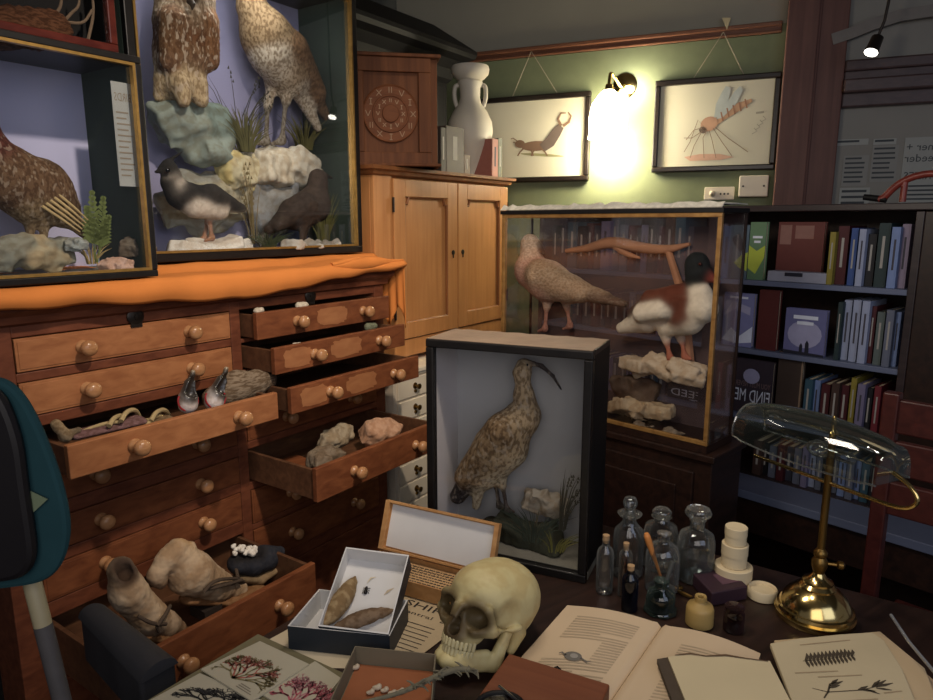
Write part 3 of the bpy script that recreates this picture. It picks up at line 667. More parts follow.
for (a, b, ks) in ((CU0+.115, CUM-.004, 1), (CUM+.004, CU1-.01, 0)):
    mb = MB(); zc0, zc1 = 1.08, CZ1-.02; st = .075
    mb.box(CH, a, a+st, QO-.02, QO+.006, zc0, zc1); mb.box(CH, b-st, b, QO-.02, QO+.006, zc0, zc1); mb.box(CH, a+st, b-st, QO-.02, QO+.006, zc0, zc0+.07); mb.box(CH, a+st, b-st, QO-.02, QO+.006, zc1-.07, zc1)
    d = build('door', mb, W_PINE, t, bevel=.002)
    mb = MB(); mb.box(CH, a+st, b-st, QO-.02, QO-.008, zc0+.07, zc1-.07); build('panel', mb, W_PINE, d)
    A, B, C, D = a+st, b-st, zc0+.07, zc1-.07; e = .03      # dark moulded edge with stepped top corners
    path = [(A, C), (B, C), (B, D-e), (B-e*.6, D-e), (B-e, D), (A+e, D), (A+e*.6, D-e), (A, D-e)]
    mb = MB(); mb.tube([CH.w(u, QO-.002, z) for u, z in path], .007, 6, closed=True); build('panel_moulding', mb, W_PINE2, d)
    mb = MB(); uk = (b-.035) if ks else (a+.035); mb.lathe(CH.w(uk, QO+.006, 1.44), [(.012, 0), (.012, .002), (.008, .003)], CH.o, 12); mb.box(CH, uk-.003, uk+.003, QO+.006, QO+.009, 1.415, 1.437); build('keyhole_plate', mb, DARKMETAL, d)
    for zz in (1.2, 1.65):
        mb = MB(); uh = a-.002 if ks else b+.002; mb.tube([CH.w(uh, QO+.006, zz-.03), CH.w(uh, QO+.006, zz+.03)], .005, 8); build('hinge', mb, DARKMETAL, d)

# white nest of drawers under it
WO = .0; WU0, WU1 = 3.275, 3.80; WZ = .955
t = thing('white_drawer_unit', 'narrow white unit of shallow drawers with brass pulls beside the curlew case', 'drawer unit', CH.w(3.5, -.2, 0))
WHT = M('white_paint', L(216, 204, 184), .5, var=.05)
mb = MB(); mb.box(CH, WU0, WU1, WO-.42, WO-.004, .0, WZ); build('carcass', mb, WHT, t, bevel=.002)
mb = MB(); mb.box(CH, WU0-.012, WU1+.012, WO-.43, WO+.012, WZ, WZ+.02); mb.box(CH, WU0-.004, WU1+.004, WO-.425, WO+.005, WZ-.012, WZ); build('top', mb, WHT, t, bevel=.003)
z = WZ-.02
while z > .12:
    mb = MB(); mb.box(CH, WU0+.02, WU1-.02, WO-.006, WO+.004, z-.082, z); d = build('drawer', mb, WHT, t, bevel=.003)
    for uu in (WU0+.13, WU1-.13):
        mb = MB(); c = CH.w(uu, WO+.004, z-.036); mb.lathe(c, [(.014, 0), (.013, .003), (.005, .005), (.005, .016), (.011, .02), (.012, .026), (0, .029)], CH.o, 14)
        mb.lathe(c+np.array([0, 0, -.022]), [(.008, 0), (.007, .006), (0, .008)], CH.o, 10); build('pull', mb, BRASSD, d, smooth=True)
    z -= .092
# clock-like box with carved round dial
ce = np.array([.985, .17, 0]); CK = Frame(CH.wp(353, 168, QO-.10)[:2], (.985, .174), (.174, -.985)); m = mpp(CK.p0+np.array([0, 0, 1.8]))
kw, kh = 79*m, 104*m; kz = CZ1+.027
t = thing('dial_clock', 'square dark oak clock-like box with a carved circular dial standing on the cupboard', 'clock', CK.w(kw/2, -.06, kz))
mb = MB(); mb.box(CK, 0, kw+.028, -.16, -.014, kz, kz+kh); build('case', mb, W_CLK, t, bevel=.003)
mb = MB(); f = .055
for q in ((0, kw, kz, kz+f), (0, kw, kz+kh-f, kz+kh), (0, f*.9, kz+f, kz+kh-f), (kw-f*.9, kw, kz+f, kz+kh-f)): mb.box(CK, q[0], q[1], -.014, .006, q[2], q[3])
build('front_frame', mb, W_CLK, t, bevel=.003)
mb = MB(); mb.box(CK, -.012, kw+.04, -.17, .016, kz+kh, kz+kh+.014); build('top_moulding', mb, W_CLK, t, bevel=.004)
mb = MB(); mb.box(CK, -.012, kw+.04, -.17, .016, kz, kz+.012); build('plinth', mb, W_CLK, t, bevel=.004)
dc = CK.w(kw*.49, -.012, kz+kh*.49); R = 28*m
mb = MB(); mb.lathe(dc, [(R, 0), (R, .006), (R*.97, .010), (R*.93, .007), (R*.66, .007), (R*.64, .012), (R*.60, .012), (R*.58, .008), (R*.31, .008), (R*.29, .015), (R*.22, .017), (0, .017)], CK.o, 48); dl = build('dial', mb, wood('dial_wood', L(92, 54, 34), L(126, 78, 50), 0, .8, .6, spec=.15), t, smooth=True, sharp=25)
for i in range(12):
    th = 2*pi*i/12
    for rr, s_ in ((.80, .020), (.45, .013)):
        c = dc+CK.u*cos(th)*R*rr+np.array([0, 0, sin(th)*R*rr])+CK.o*.0088; k = i % 4
        a = CK.u*s_*.5; b = np.array([0, 0, s_*.55])
        segs = ([(-1, -1, 1, 1), (1, -1, -1, 1)], [(0, -1, 0, 1), (-.6, 1, .6, 1), (-.6, -1, .6, -1)], [(-1, 1, 0, -1), (0, -1, 1, 1)], [(-.5, -1, -.5, 1), (.5, -1, .5, 1)])[k]
        mb = MB()
        for x0, y0, x1, y1 in segs: mb.ribbon([c+a*x0+b*y0, c+a*x1+b*y1], .0028, nrm=CK.o)
        build('numeral', mb, M('worn_numerals', L(150, 124, 100), .8), dl)
# vase
vc = CH.wp(470, 172, QO-.20); vc[2] = CZ1+.027; m = mpp(vc)*.94; pf = [(9, 0), (10, 2), (9, 4), (14, 16), (21, 34), (24, 48), (23, 58), (18, 68), (12, 76), (10.5, 82), (11, 92), (13, 96), (13, 98), (12, 99), (15, 101), (19, 105), (20, 110), (19, 113), (17, 113), (14, 106)]
t = thing('white_vase', 'tall white stoneware vase with a flared neck and small handles on the cupboard', 'vase', vc)
VW = M('white_stoneware', L(198, 190, 174), .55, var=.06, vs=10)
mb = MB(); mb.lathe(vc, [(r*m, h*m) for r, h in pf], seg=36); build('body', mb, VW, t, smooth=True, sharp=60)
for sg in (-1, 1):
    mb = MB(); ux = np.array([sg, 0, 0]); mb.tube([vc+ux*r*m+np.array([0, 0, h*m]) for r, h in ((11, 95), (15.5, 94), (16.5, 88), (16, 80), (13.5, 73))], [2.4*m]*5, 10, 2); build('handle', mb, VW, t, smooth=True)
# ------------------------------------------------------------------ books
bookcols = {}
def book(fr, u0, u1, of, depth, z0, z1, col, cname, label, group, face=False, tilt=0, txt=None, parts=True):
    """spine-out book (or face-out when face): covers and spine with page block"""
    t = thing('book', label, 'book', fr.w((u0+u1)/2, of-depth/2, z0), group)
    cm = M('book_cloth_'+cname, col, .6, var=.12, vs=40)
    mb = MB(); cv = min(.004, (u1-u0)*.18)
    if face:
        mb.box(fr, u0, u1, of-.004, of, z0, z1); mb.box(fr, u0, u1, of-depth, of-depth+.004, z0, z1); mb.box(fr, u0, u0+.005, of-depth+.004, of-.004, z0, z1)
    else:
        mb.box(fr, u0, u0+cv, of-depth, of, z0, z1); mb.box(fr, u1-cv, u1, of-depth, of, z0, z1); mb.box(fr, u0+cv, u1-cv, of-.005, of+.001, z0, z1)
    build('cover', mb, cm, t)
    mb = MB()
    if face: mb.box(fr, u0+.005, u1-.004, of-depth+.004, of-.004, z0+.004, z1-.004)
    else: mb.box(fr, u0+cv, u1-cv, of-depth+.004, of-.005, z0+.003, z1-.004)
    build('pages', mb, PAPER, t)
    if not face and parts:
        mb = MB(); h = z1-z0; w = (u1-u0)
        for a, b in ((.30, .80),):
            mb.box(fr, u0+w*.38, u1-w*.38, of+.001, of+.0016, z0+h*a, z0+h*b)
        lum = sum(col[:3]); build('spine_title', mb, M('spine_title_dark', L(58, 56, 66), .7) if lum > .45 else M('spine_title_pale', L(150, 146, 140), .7), t)
    return t
ORD = ['first', 'second', 'third', 'fourth', 'fifth', 'sixth', 'seventh', 'eighth', 'ninth', 'tenth', 'eleventh', 'twelfth', 'thirteenth', 'fourteenth', 'fifteenth', 'sixteenth', 'seventeenth', 'eighteenth', 'nineteenth', 'twentieth']
for i, (dx0, dx1, hh, col, cn, lb) in enumerate(((441, 446, 44, L(50, 44, 40), 'charcoal', 'thin charcoal book beside the clock on the cupboard'), (446, 464, 46, L(58, 46, 40), 'umber', 'dark brown thick book between clock and vase on the cupboard'), (464, 470, 20, L(90, 70, 56), 'tan', 'small tan booklet left of the white vase'), (492, 498, 38, L(150, 96, 84), 'rose', 'thin reddish book right of the white vase'), (498, 508, 39, L(88, 92, 78), 'sage', 'grey green book at the right end of the cupboard top'))):
    o = QO-.05; a = CH.pix(dx0, 170, o)[0]; b = CH.pix(dx1, 170, o)[0]-.002; mm = mpp(CH.wp(dx0, 170, o))
    book(CH, a, min(b, CU1+.02), o, .12, CZ1+.027, CZ1+.027+hh*mm, col, cn, lb, 'books on the cupboard')

# ------------------------------------------------------------------ pictures, wall lamp and switches on the green wall
def strokes(mb, fr, o, segs):
    for pts, wid in segs:
        P = [fr.wp(x, y, o) for x, y in pts]; m = mpp(P[0]); mb.ribbon(P, [w*m for w in (wid if hasattr(wid, '__len__') else [wid]*len(P))], nrm=fr.o)
def shape(mb, fr, o, pts): mb.poly([fr.wp(x, y, o) for x, y in pts])
def oval(cx, cy, rx, ry, rot=0, n=20):
    return [(cx+rx*cos(t)*cos(rot)-ry*sin(t)*sin(rot), cy+rx*cos(t)*sin(rot)+ry*sin(t)*cos(rot)) for t in [2*pi*i/n for i in range(n)]]
FRAMEW = wood('black_frame_wood', L(22, 18, 16), L(44, 34, 28), 0, 1, .35)
def picture(name, label, u0, u1, z0, z1, hook):
    f = .028; t = thing(name, label, 'picture', WL.w((u0+u1)/2, .012, z0))
    mb = MB()
    for q in ((u0, u1, z0, z0+f), (u0, u1, z1-f, z1), (u0, u0+f, z0+f, z1-f), (u1-f, u1, z0+f, z1-f)): mb.box(WL, q[0], q[1], .004, .034, q[2], q[3])
    build('frame', mb, FRAMEW, t, bevel=.006)
    mb = MB(); mb.box(WL, u0+f*.8, u1-f*.8, .008, .014, z0+f*.8, z1-f*.8); build('mount', mb, M('aged_print_paper', L(206, 200, 178), .8, var=.06, vs=4), t)
    mb = MB(); h = hook
    for uu in (u0+(u1-u0)*.3, u0+(u1-u0)*.72): mb.tube([WL.w(uu, .012, z1-.01), WL.w(h[0], .03, h[1])], .0022, 5)
    build('hanging_cord', mb, M('pale_cord', L(160, 150, 130), .8), t)
    return t
u0 = WL.pix(480, 130)[0]; u1 = WL.pix(591, 130)[0]
t = picture('framed_print', 'black framed print of an earwig left of the wall lamp', u0, u1, WL.pix(585, 181)[2], WL.pix(585, 92)[2], (WL.pix(533, 50)[0], 2.50)); o = .016
E1 = M('earwig_brown', L(128, 100, 80), .8); E2 = M('earwig_dark', L(104, 90, 82), .8)
mb = MB(); shape(mb, WL, o, oval(536, 146, 15, 5, -.05)); shape(mb, WL, o+.001, oval(520, 144, 5, 4)); b1 = build('earwig_body', mb, E1, t)
mb = MB(); strokes(mb, WL, o+.001, [([(542, 148), (550, 142), (556, 133), (561, 126)], [9, 11, 10, 7])]); build('earwig_tail', mb, E2, t)
for pts, w_ in (([(561, 126), (558, 119), (561, 113), (566, 113)], [3, 2.4, 2, 1]), ([(563, 126), (569, 122), (571, 116), (568, 112)], [3, 2.4, 2, 1])): mb = MB(); strokes(mb, WL, o+.001, [(pts, w_)]); build('pincer', mb, E1, t)
for pts in ([(520, 143), (513, 138), (511, 139)], [(520, 145), (513, 142)]): mb = MB(); strokes(mb, WL, o+.001, [(pts, .9)]); build('antenna', mb, E1, t)
for x, d in ((524, -4), (530, 2), (536, -3), (541, 4)): mb = MB(); strokes(mb, WL, o+.001, [([(x, 148), (x+d, 152), (x+d*1.6, 156)], 1.5)]); build('leg', mb, E1, t)
mb = MB(); shape(mb, WL, o-.0005, oval(542, 155, 22, 1.4, .06)); build('ground_shadow', mb, M('olive_wash', L(150, 146, 106), .9), t)
u0 = WL.pix(654, 130)[0]; u1 = WL.pix(783, 130)[0]
t = picture('framed_print', 'black framed print of a mosquito right of the wall lamp', u0, min(u1, .766), WL.pix(656, 173)[2], WL.pix(656, 82)[2], (WL.pix(724, 30)[0], 2.50))
mb = MB(); strokes(mb, WL, o, [([(713, 124), (722, 116), (734, 109), (752, 100)], [7, 9, 9, 3])]); ab = build('abdomen', mb, M('mosquito_tan', L(190, 152, 122), .8), t)
mb = MB(); strokes(mb, WL, o+.001, [([(x, y-5), (x+2, y+4)], 1.4) for x, y in ((721, 117), (727, 113), (733, 110), (739, 107), (745, 104))]); build('abdomen_bands', mb, M('mosquito_band', L(158, 116, 92), .8), ab)
mb = MB(); shape(mb, WL, o+.001, oval(709, 124, 9, 7, -.5)); build('thorax', mb, M('mosquito_thorax', L(186, 146, 120), .8), t)
mb = MB(); shape(mb, WL, o+.001, oval(703, 130, 4, 3.5)); build('head', mb, M('mosquito_head', L(104, 88, 78), .8), t)
for pts in ([(714, 118), (716, 104), (722, 92), (726, 86), (731, 88), (728, 102), (720, 116)], [(716, 119), (726, 104), (734, 92), (740, 86), (743, 90), (736, 104), (722, 118)]):
    mb = MB(); shape(mb, WL, o+.0007+.0002*(pts[0][0] > 715), pts); build('wing', mb, M('mosquito_wing', L(180, 186, 182), .7), t)
mb = MB(); strokes(mb, WL, o+.0012, [(p, .7) for p in ([(706, 129), (698, 120), (690, 142), (684, 152)], [(707, 130), (703, 138), (704, 158)], [(709, 130), (712, 140), (716, 158)], [(713, 128), (722, 142), (732, 156)], [(715, 127), (728, 138), (748, 152)], [(702, 131), (694, 146), (690, 158)], [(702, 128), (694, 130), (686, 140)], [(701, 132), (692, 138), (684, 138)])]); build('legs', mb, M('mosquito_leg', L(140, 118, 98), .8), t)
mb = MB(); shape(mb, WL, o-.0005, [(684, 157), (700, 154), (720, 154), (734, 157), (720, 160), (690, 161)]); build('skin_patch', mb, M('pink_wash', L(204, 164, 142), .9), t)
mb = MB(); strokes(mb, WL, o, [([(756, 113), (764, 112)], 2)]+[([(752+i*3, 134-i*4), (757+i*3, 131-i*4), (754+i*3, 128-i*4)], .8) for i in range(4)]); build('faint_sketch', mb, M('faint_pencil', L(170, 164, 146), .9), t)
mb = MB(); hk = [WL.wp(x, y, .045) for x, y in ((722, 18), (731, 18), (727, 30))]; mb.prism(hk, WL.o*.004); tag(build('picture_hook', mb, M('pale_brass', L(190, 176, 140), .4, .3), origin=WL.wp(727, 24, .045)), 'pale triangular hook on the picture rail above the mosquito print', 'hook')
# wall lamp
bp = WL.wp(625, 86, 0); m = mpp(bp); t = thing('wall_lamp', 'brass swan-neck wall lamp with a glowing white glass shade on the green wall', 'lamp', bp)
mb = MB(); mb.lathe(bp, [(12*m, 0), (12*m, .006), (10*m, .012), (8*m, .014), (4*m, .022), (0, .025)], WL.o, 28); build('back_plate', mb, BRASS, t, smooth=True)
sh = WL.w(*(WL.loc(bp)+np.array([-.055, .13, .02]))); a0 = bp+WL.o*.02
mb = MB(); mb.tube([a0, a0+WL.o*.03-np.array([0, 0, .02])-WL.u*.01, a0+WL.o*.06+np.array([0, 0, .02])-WL.u*.03, sh+np.array([0, 0, .035]), sh+np.array([0, 0, -.03])+WL.o*.01], [.009]*5, 10, 3); build('arm', mb, BRASS, t, smooth=True)
s0 = sh+np.array([0, 0, -.03])+WL.o*.01
mb = MB(); mb.lathe(s0, [(.014, 0), (.02, -.005), (.022, -.03), (.026, -.035)], seg=20); build('shade_holder', mb, BRASS, t, smooth=True)
mb = MB(); mb.lathe(s0, [(.025, -.03), (.05, -.05), (.085, -.10), (.098, -.17), (.095, -.24), (.10, -.27)], seg=32, cap=False); build('lamp_shade', mb, M('glowing_opal_glass', (1, .86, .58, 1), .5, emit=22), t, smooth=True)
mb = MB(); mb.lathe(s0+np.array([0, 0, -.06]), [(.012, 0), (.015, -.03), (.03, -.07), (.033, -.09), (.025, -.115), (0, -.125)], seg=20); build('bulb', mb, M('lit_bulb', (1, .88, .62, 1), .5, emit=20), t, smooth=True)
def light(name, typ, loc, power, col, size=.2, target=None, spot=None, blend=.5, size_y=None):
    d = bpy.data.lights.new(name, typ); o = bpy.data.objects.new(name, d); COL.objects.link(o); o.location = [float(x) for x in loc]; d.energy = power; d.color = col
    if typ == 'AREA':
        d.size = size
        if size_y: d.shape = 'RECTANGLE'; d.size_y = size_y
    else: d.shadow_soft_size = size
    if spot: d.spot_size = radians(spot); d.spot_blend = blend
    if target is not None: o.rotation_euler = (Vector([float(x) for x in target])-o.location).to_track_quat('-Z', 'Y').to_euler()
    return o
light('wall_lamp_glow', 'POINT', s0+np.array([0, 0, -.34])-WL.o*.03, 16, (1, .90, .70), .05)
light('wall_lamp_upper_glow', 'POINT', s0+np.array([0, 0, -.02])-WL.o*.07+WL.u*.10, 5, (1, .90, .70), .04)
mb = MB(); a = WL.pix(704, 199)[0]; b = WL.pix(734, 199)[0]; z0 = WL.pix(719, 200)[2]; z1 = WL.pix(719, 187)[2]
t = thing('power_socket', 'white double power socket on the green wall above the large bird case', 'socket', WL.w((a+b)/2, 0, z0)); mb.box(WL, a, b, 0, .012, z0, z1); build('face_plate', mb, WHT, t, bevel=.004)
mb = MB(); mb.lathe(WL.w(a+.04, .012, (z0+z1)/2), [(.015, 0), (.015, .02), (.009, .03), (.004, .05), (0, .05)], WL.o, 14); build('plug', mb, WHT, t, smooth=True)
mb = MB()
for i in range(3): mb.box(WL, b-.07+i*.018, b-.062+i*.018, .012, .0135, z0+.025, z0+.035)
build('socket_slots', mb, DARKMETAL, t)
a = WL.pix(739, 188)[0]; b = WL.pix(768, 188)[0]; z0 = WL.pix(752, 197)[2]; z1 = WL.pix(752, 176)[2]
t = thing('junction_box', 'plain white square wall box to the right of the power socket', 'switch box', WL.w((a+b)/2, 0, z0)); mb = MB(); mb.box(WL, a, b, 0, .05, z0, z1); build('box', mb, WHT, t, bevel=.005)
mb = MB()
for q in (a+.02, b-.02): mb.lathe(WL.w(q, .05, (z0+z1)/2), [(.005, 0), (.004, .002), (0, .002)], WL.o, 10)
build('screws', mb, DARKMETAL, t)

# ------------------------------------------------------------------ notices, spotlight and curved arm on the right
GP = M('dim_newsprint', L(142, 142, 138), .85, var=.06); GP2 = M('dim_newsprint_light', L(158, 160, 156), .85, var=.06)
def poster(label, px0, py0, px1, py1, mat, texts=(), lines=8, seed=0, name='poster'):
    o = .004; A = WL.wp(px0, py1, o); ux = WL.wp(px1, py1, o)-A; uy = np.array([0, 0, WL.pix(px0, py0, o)[2]-WL.pix(px0, py1, o)[2]]); ux[2] = 0
    t = thing(name, label, 'poster', A+ux/2); mb = MB(); mb.slab([A, A+ux, A+ux+uy, A+uy], -WL.o*.003); build('sheet', mb, mat, t)
    mb = MB(); rnd = random.Random(seed); W, H = np.linalg.norm(ux), np.linalg.norm(uy); eu, ez = ux/W, uy/H; lo = 1.0
    for tx, yy, hh, x0, x1 in texts: lettering(mb, tx, A+ux*x0+uy*yy+WL.o*.001, eu, ez, W*(x1-x0), H*hh, True); lo = min(lo, yy-.06)
    for i in range(lines):
        y = lo*(i+.7)/(lines+.5); x1 = rnd.uniform(.7, .94); q = A+ux*.07+uy*y+WL.o*.001; mb.quad([q, q+ux*(x1-.07), q+ux*(x1-.07)+uy*.35*lo/lines, q+uy*.35*lo/lines])
    build('lettering', mb, M('dim_ink', L(70, 74, 78), .85), t)
    return t
poster('large pale notice with big reversed lettering behind the curved red arm', 898, 138, 958, 203, GP2, (('Farmer +', .80, .12, .04, .80), ('& Breeder', .63, .12, .02, .90), ('in PRIZES', .36, .12, .04, .80)), 4, 1)
poster('grey printed notice left of the large reversed notice', 869, 146, 895, 182, GP, (), 7, 2)
poster('small blank header strip above the grey printed notice', 873, 139, 896, 145, GP2, (), 1, 6)
poster('bluish grey notice with a dark picture nearest the wooden post', 841, 156, 866, 186, GP, (), 6, 3)
poster('narrow pale strip notice above the bluish notice', 831, 140, 868, 146, GP2, (), 1, 4)
poster('pale lower sheet of the pinned notices just above the bookcase', 838, 188, 868, 208, GP2, (), 3, 5)
sp = WL.wp(873, 48, .35); t = thing('spotlight', 'small lit spotlight hanging near the top right', 'spotlight', sp); dv = Vector((-.5, -.3, -1)).normalized()
mb = MB(); mb.lathe(sp, [(.012, -.06), (.024, -.05), (.026, .0), (.03, .022)], dv, 18, cap=True); build('housing', mb, DARKMETAL, t, smooth=True)
mb = MB(); mb.lathe(sp+np.array(dv)*.0225, [(.027, 0), (.02, .004), (0, .006)], dv, 18); build('lens', mb, M('spot_lens', (1, .95, .85, 1), .4, emit=5), t, smooth=True)
mb = MB(); mb.tube([sp-np.array(dv)*.05, sp+np.array([.05, 0, .15]), (sp[0]+.06, sp[1], 3.1)], .006, 8, 2); build('stem', mb, DARKMETAL, t, smooth=True)

# ------------------------------------------------------------------ bookcase, a window reflection built as solid furniture
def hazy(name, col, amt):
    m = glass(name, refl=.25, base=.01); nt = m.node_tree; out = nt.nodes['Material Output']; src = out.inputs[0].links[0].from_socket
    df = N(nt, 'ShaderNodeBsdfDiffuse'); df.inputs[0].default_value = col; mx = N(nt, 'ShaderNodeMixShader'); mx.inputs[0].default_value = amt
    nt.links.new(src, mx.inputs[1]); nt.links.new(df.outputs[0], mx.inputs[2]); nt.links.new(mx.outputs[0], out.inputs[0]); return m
SHELF = wood('bookcase_wood', L(38, 30, 32), L(62, 50, 50), -A2, 1, .4)
BU0, BU1, BUM = -2.12, -.60, -1.27
SZ = [1.375, 1.125, .878, .655]
t = thing('bookcase', 'long dark wooden bookcase filled with books, a reflection built behind the bird cases and brass lamp', 'bookcase', BK.w(-1.3, -.12, 0))
mb = MB(); mb.box(BK, BU0, BU1, -.27, -.255, 0, 1.615); build('back_board', mb, W_DRK, t)
for a, b in ((BU0, BU0+.022), (BUM-.016, BUM+.016), (BU1-.022, BU1)):
    mb = MB(); mb.box(BK, a, b, -.255, 0, .0, 1.612); build('upright', mb, SHELF, t, bevel=.002)
mb = MB(); mb.box(BK, BU0-.02, BU1+.32, -.275, .015, 1.615, 1.637); build('top_board', mb, SHELF, t, bevel=.003)
PALESH = M('blue_grey_shelf', L(92, 100, 124), .5, var=.08)
for i, z in enumerate(SZ):
    for a, b in ((BU0+.022, BUM-.016), (BUM+.016, BU1-.022)):
        mb = MB(); mb.box(BK, a, b, -.254, -.004, z-.018, z); build('shelf', mb, PALESH if i < 3 else SHELF, t, bevel=.002)
mb = MB(); mb.box(BK, BU1, BU1+.30, -.255, -.003, 0, 1.612); build('end_cupboard', mb, W_DRK, t, bevel=.003)
mb = MB(); mb.box(BK, -1.62, BU1+.32, .0, .16, .625, .655); build('ledge', mb, PALESH, t, bevel=.003)
mb = MB(); mb.box(BK, -1.60, BU1+.30, .0, .14, .50, .625); mb.box(BK, -1.58, BU1+.28, .0, .12, 0, .08); build('ledge_apron', mb, W_DRK, t)
for u in (-1.58, BU1+.25):
    mb = MB(); mb.box(BK, u, u+.05, .08, .12, .08, .50); build('leg', mb, W_DRK, t)
def spines(px0, px1, row, y, hts, cols, side, group, of=-.03, jitter=None):
    pass
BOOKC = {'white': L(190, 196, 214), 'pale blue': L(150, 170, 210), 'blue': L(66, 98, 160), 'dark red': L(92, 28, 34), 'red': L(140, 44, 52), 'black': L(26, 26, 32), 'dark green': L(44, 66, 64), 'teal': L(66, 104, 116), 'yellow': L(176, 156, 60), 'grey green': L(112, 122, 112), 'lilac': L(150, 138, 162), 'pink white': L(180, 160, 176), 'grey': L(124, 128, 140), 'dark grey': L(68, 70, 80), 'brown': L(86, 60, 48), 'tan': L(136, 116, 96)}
for k_ in BOOKC: c_ = BOOKC[k_]; BOOKC[k_] = (c_[0]*.50, c_[1]*.53, c_[2]*.62, 1)  # dim cool shelf light tinted into the book colours
def row(shelfi, ypx, items, where, grp):
    """items: (px0, px1, top pixel y, colour)"""
    n = len(items)
    for i, (a, b, ty, cn) in enumerate(items):
        o = -.02-.012*((i*5) % 3); ua = BK.pix(a, ypx, o)[0]; ub = BK.pix(b, ypx, o)[0]-.0012; z1 = BK.pix((a+b)/2, ty, o)[2]; z0 = SZ[shelfi]+.0005
        if ub-ua < .006: ub = ua+.006
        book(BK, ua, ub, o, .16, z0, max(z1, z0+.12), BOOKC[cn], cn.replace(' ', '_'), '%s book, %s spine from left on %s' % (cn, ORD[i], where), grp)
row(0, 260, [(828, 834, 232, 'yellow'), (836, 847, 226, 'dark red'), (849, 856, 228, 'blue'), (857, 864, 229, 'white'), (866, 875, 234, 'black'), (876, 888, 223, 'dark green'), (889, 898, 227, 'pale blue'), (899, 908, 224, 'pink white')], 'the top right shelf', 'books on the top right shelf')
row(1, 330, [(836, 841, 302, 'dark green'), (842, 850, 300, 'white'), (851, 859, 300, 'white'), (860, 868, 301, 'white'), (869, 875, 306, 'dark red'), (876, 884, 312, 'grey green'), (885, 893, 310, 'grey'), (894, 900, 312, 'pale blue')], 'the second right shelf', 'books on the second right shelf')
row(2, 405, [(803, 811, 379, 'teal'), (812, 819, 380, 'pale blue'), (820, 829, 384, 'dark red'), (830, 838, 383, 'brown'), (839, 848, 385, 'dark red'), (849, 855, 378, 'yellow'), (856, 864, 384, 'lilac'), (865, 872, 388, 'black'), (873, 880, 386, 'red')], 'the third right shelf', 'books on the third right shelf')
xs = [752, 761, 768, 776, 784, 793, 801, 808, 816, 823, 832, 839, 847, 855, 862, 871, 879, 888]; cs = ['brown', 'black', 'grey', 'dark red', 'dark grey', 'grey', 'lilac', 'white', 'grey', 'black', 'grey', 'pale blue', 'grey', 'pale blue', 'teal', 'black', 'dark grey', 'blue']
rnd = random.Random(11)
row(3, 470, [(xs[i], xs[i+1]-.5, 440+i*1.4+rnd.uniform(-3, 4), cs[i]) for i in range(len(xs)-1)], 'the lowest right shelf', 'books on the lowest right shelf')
# left bay, seen through the glass of the big case
rnd = random.Random(21); dk = ['black', 'dark red', 'brown', 'dark grey', 'dark green', 'grey', 'lilac', 'dark grey', 'teal', 'brown']
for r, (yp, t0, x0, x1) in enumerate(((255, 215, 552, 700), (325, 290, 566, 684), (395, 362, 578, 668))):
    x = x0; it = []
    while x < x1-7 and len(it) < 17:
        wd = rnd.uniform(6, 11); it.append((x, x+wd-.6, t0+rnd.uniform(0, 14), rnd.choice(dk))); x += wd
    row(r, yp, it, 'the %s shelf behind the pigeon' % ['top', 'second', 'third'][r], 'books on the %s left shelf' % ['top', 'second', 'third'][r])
def cover(px0, px1, y0, r, cn, col, label, deco, o=-.03, dep=.022, mirror=None):
    ym = BK.pix((px0+px1)/2, y0, o)[2]; a = BK.pix(px0, y0+40, o)[0]; b = BK.pix(px1, y0+40, o)[0]; z0 = SZ[r]+.0005
    t = book(BK, a, b, o, dep, z0, ym, col, cn, label, 'books shown face out', face=True); H = ym-z0; W = b-a
    for j, (kind, mat, geo) in enumerate(deco):
        mb = MB(); e = o+.0008+.0003*j
        if kind == 'poly': mb.poly([BK.w(a+x*W, e, z0+y*H) for x, y in geo])
        elif kind == 'polys': [mb.poly([BK.w(a+x*W, e, z0+y*H) for x, y in g]) for g in geo]
        else: lettering(mb, kind, BK.w(a+geo[0]*W, e, z0+geo[1]*H), BK.u, (0, 0, 1), (geo[2]-geo[0])*W, geo[3]*H, True)
        build('lettering' if kind not in ('poly', 'polys') else 'cover_art', mb, mat, t)
    return t
LTXT = M('pale_lettering', L(206, 212, 226), .7); LYEL = M('acid_yellow', L(176, 190, 72), .7); LDK = M('cover_dark', L(24, 26, 40), .7); LCLD = M('cover_cloud', L(150, 150, 180), .7); LSNOW = M('cover_snow', L(196, 204, 224), .7)
CIR = lambda cx, cy, rx, ry: oval(cx, cy, rx, ry, 0, 16)
cover(728, 747, 225, 0, 'slate', L(78, 96, 110), 'slate blue face-out book with a dark bird on the top right shelf', [('poly', LDK, [(.1, .75), (.5, .85), (.9, .6), (.6, .5), (.3, .62)]), ('poly', LYEL, [(.3, .3), (.7, .45), (1, .5), (1, .15), (.6, .2)])])
cover(748, 764, 222, 0, 'moss', L(92, 122, 92), 'green and yellow face-out book on the top right shelf', [('poly', LYEL, [(0, .2), (.5, .1), (1, .4), (1, .6), (.5, .5), (0, .6)]), ('polys', LTXT, [[(.2, .72), (.8, .72), (.8, .76), (.2, .76)], [(.3, .64), (.7, .64), (.7, .68), (.3, .68)]])])
cover(776, 822, 222, 0, 'maroon', L(92, 44, 40), 'brown-red framed face-out volume on the top right shelf', [('polys', M('maroon_pale', L(128, 92, 84), .7), [[(.05, .62), (.3, .62), (.3, .95), (.05, .95)], [(.38, .72), (.78, .72), (.78, .94), (.38, .94)]])], o=-.08)
t = thing('card_box', 'long low pale box lying in front of the brown-red volume', 'box', BK.w(BK.pix(795, 284, -.03)[0], -.05, SZ[0])); a, b = BK.pix(767, 280, -.02)[0], BK.pix(826, 280, -.02)[0]
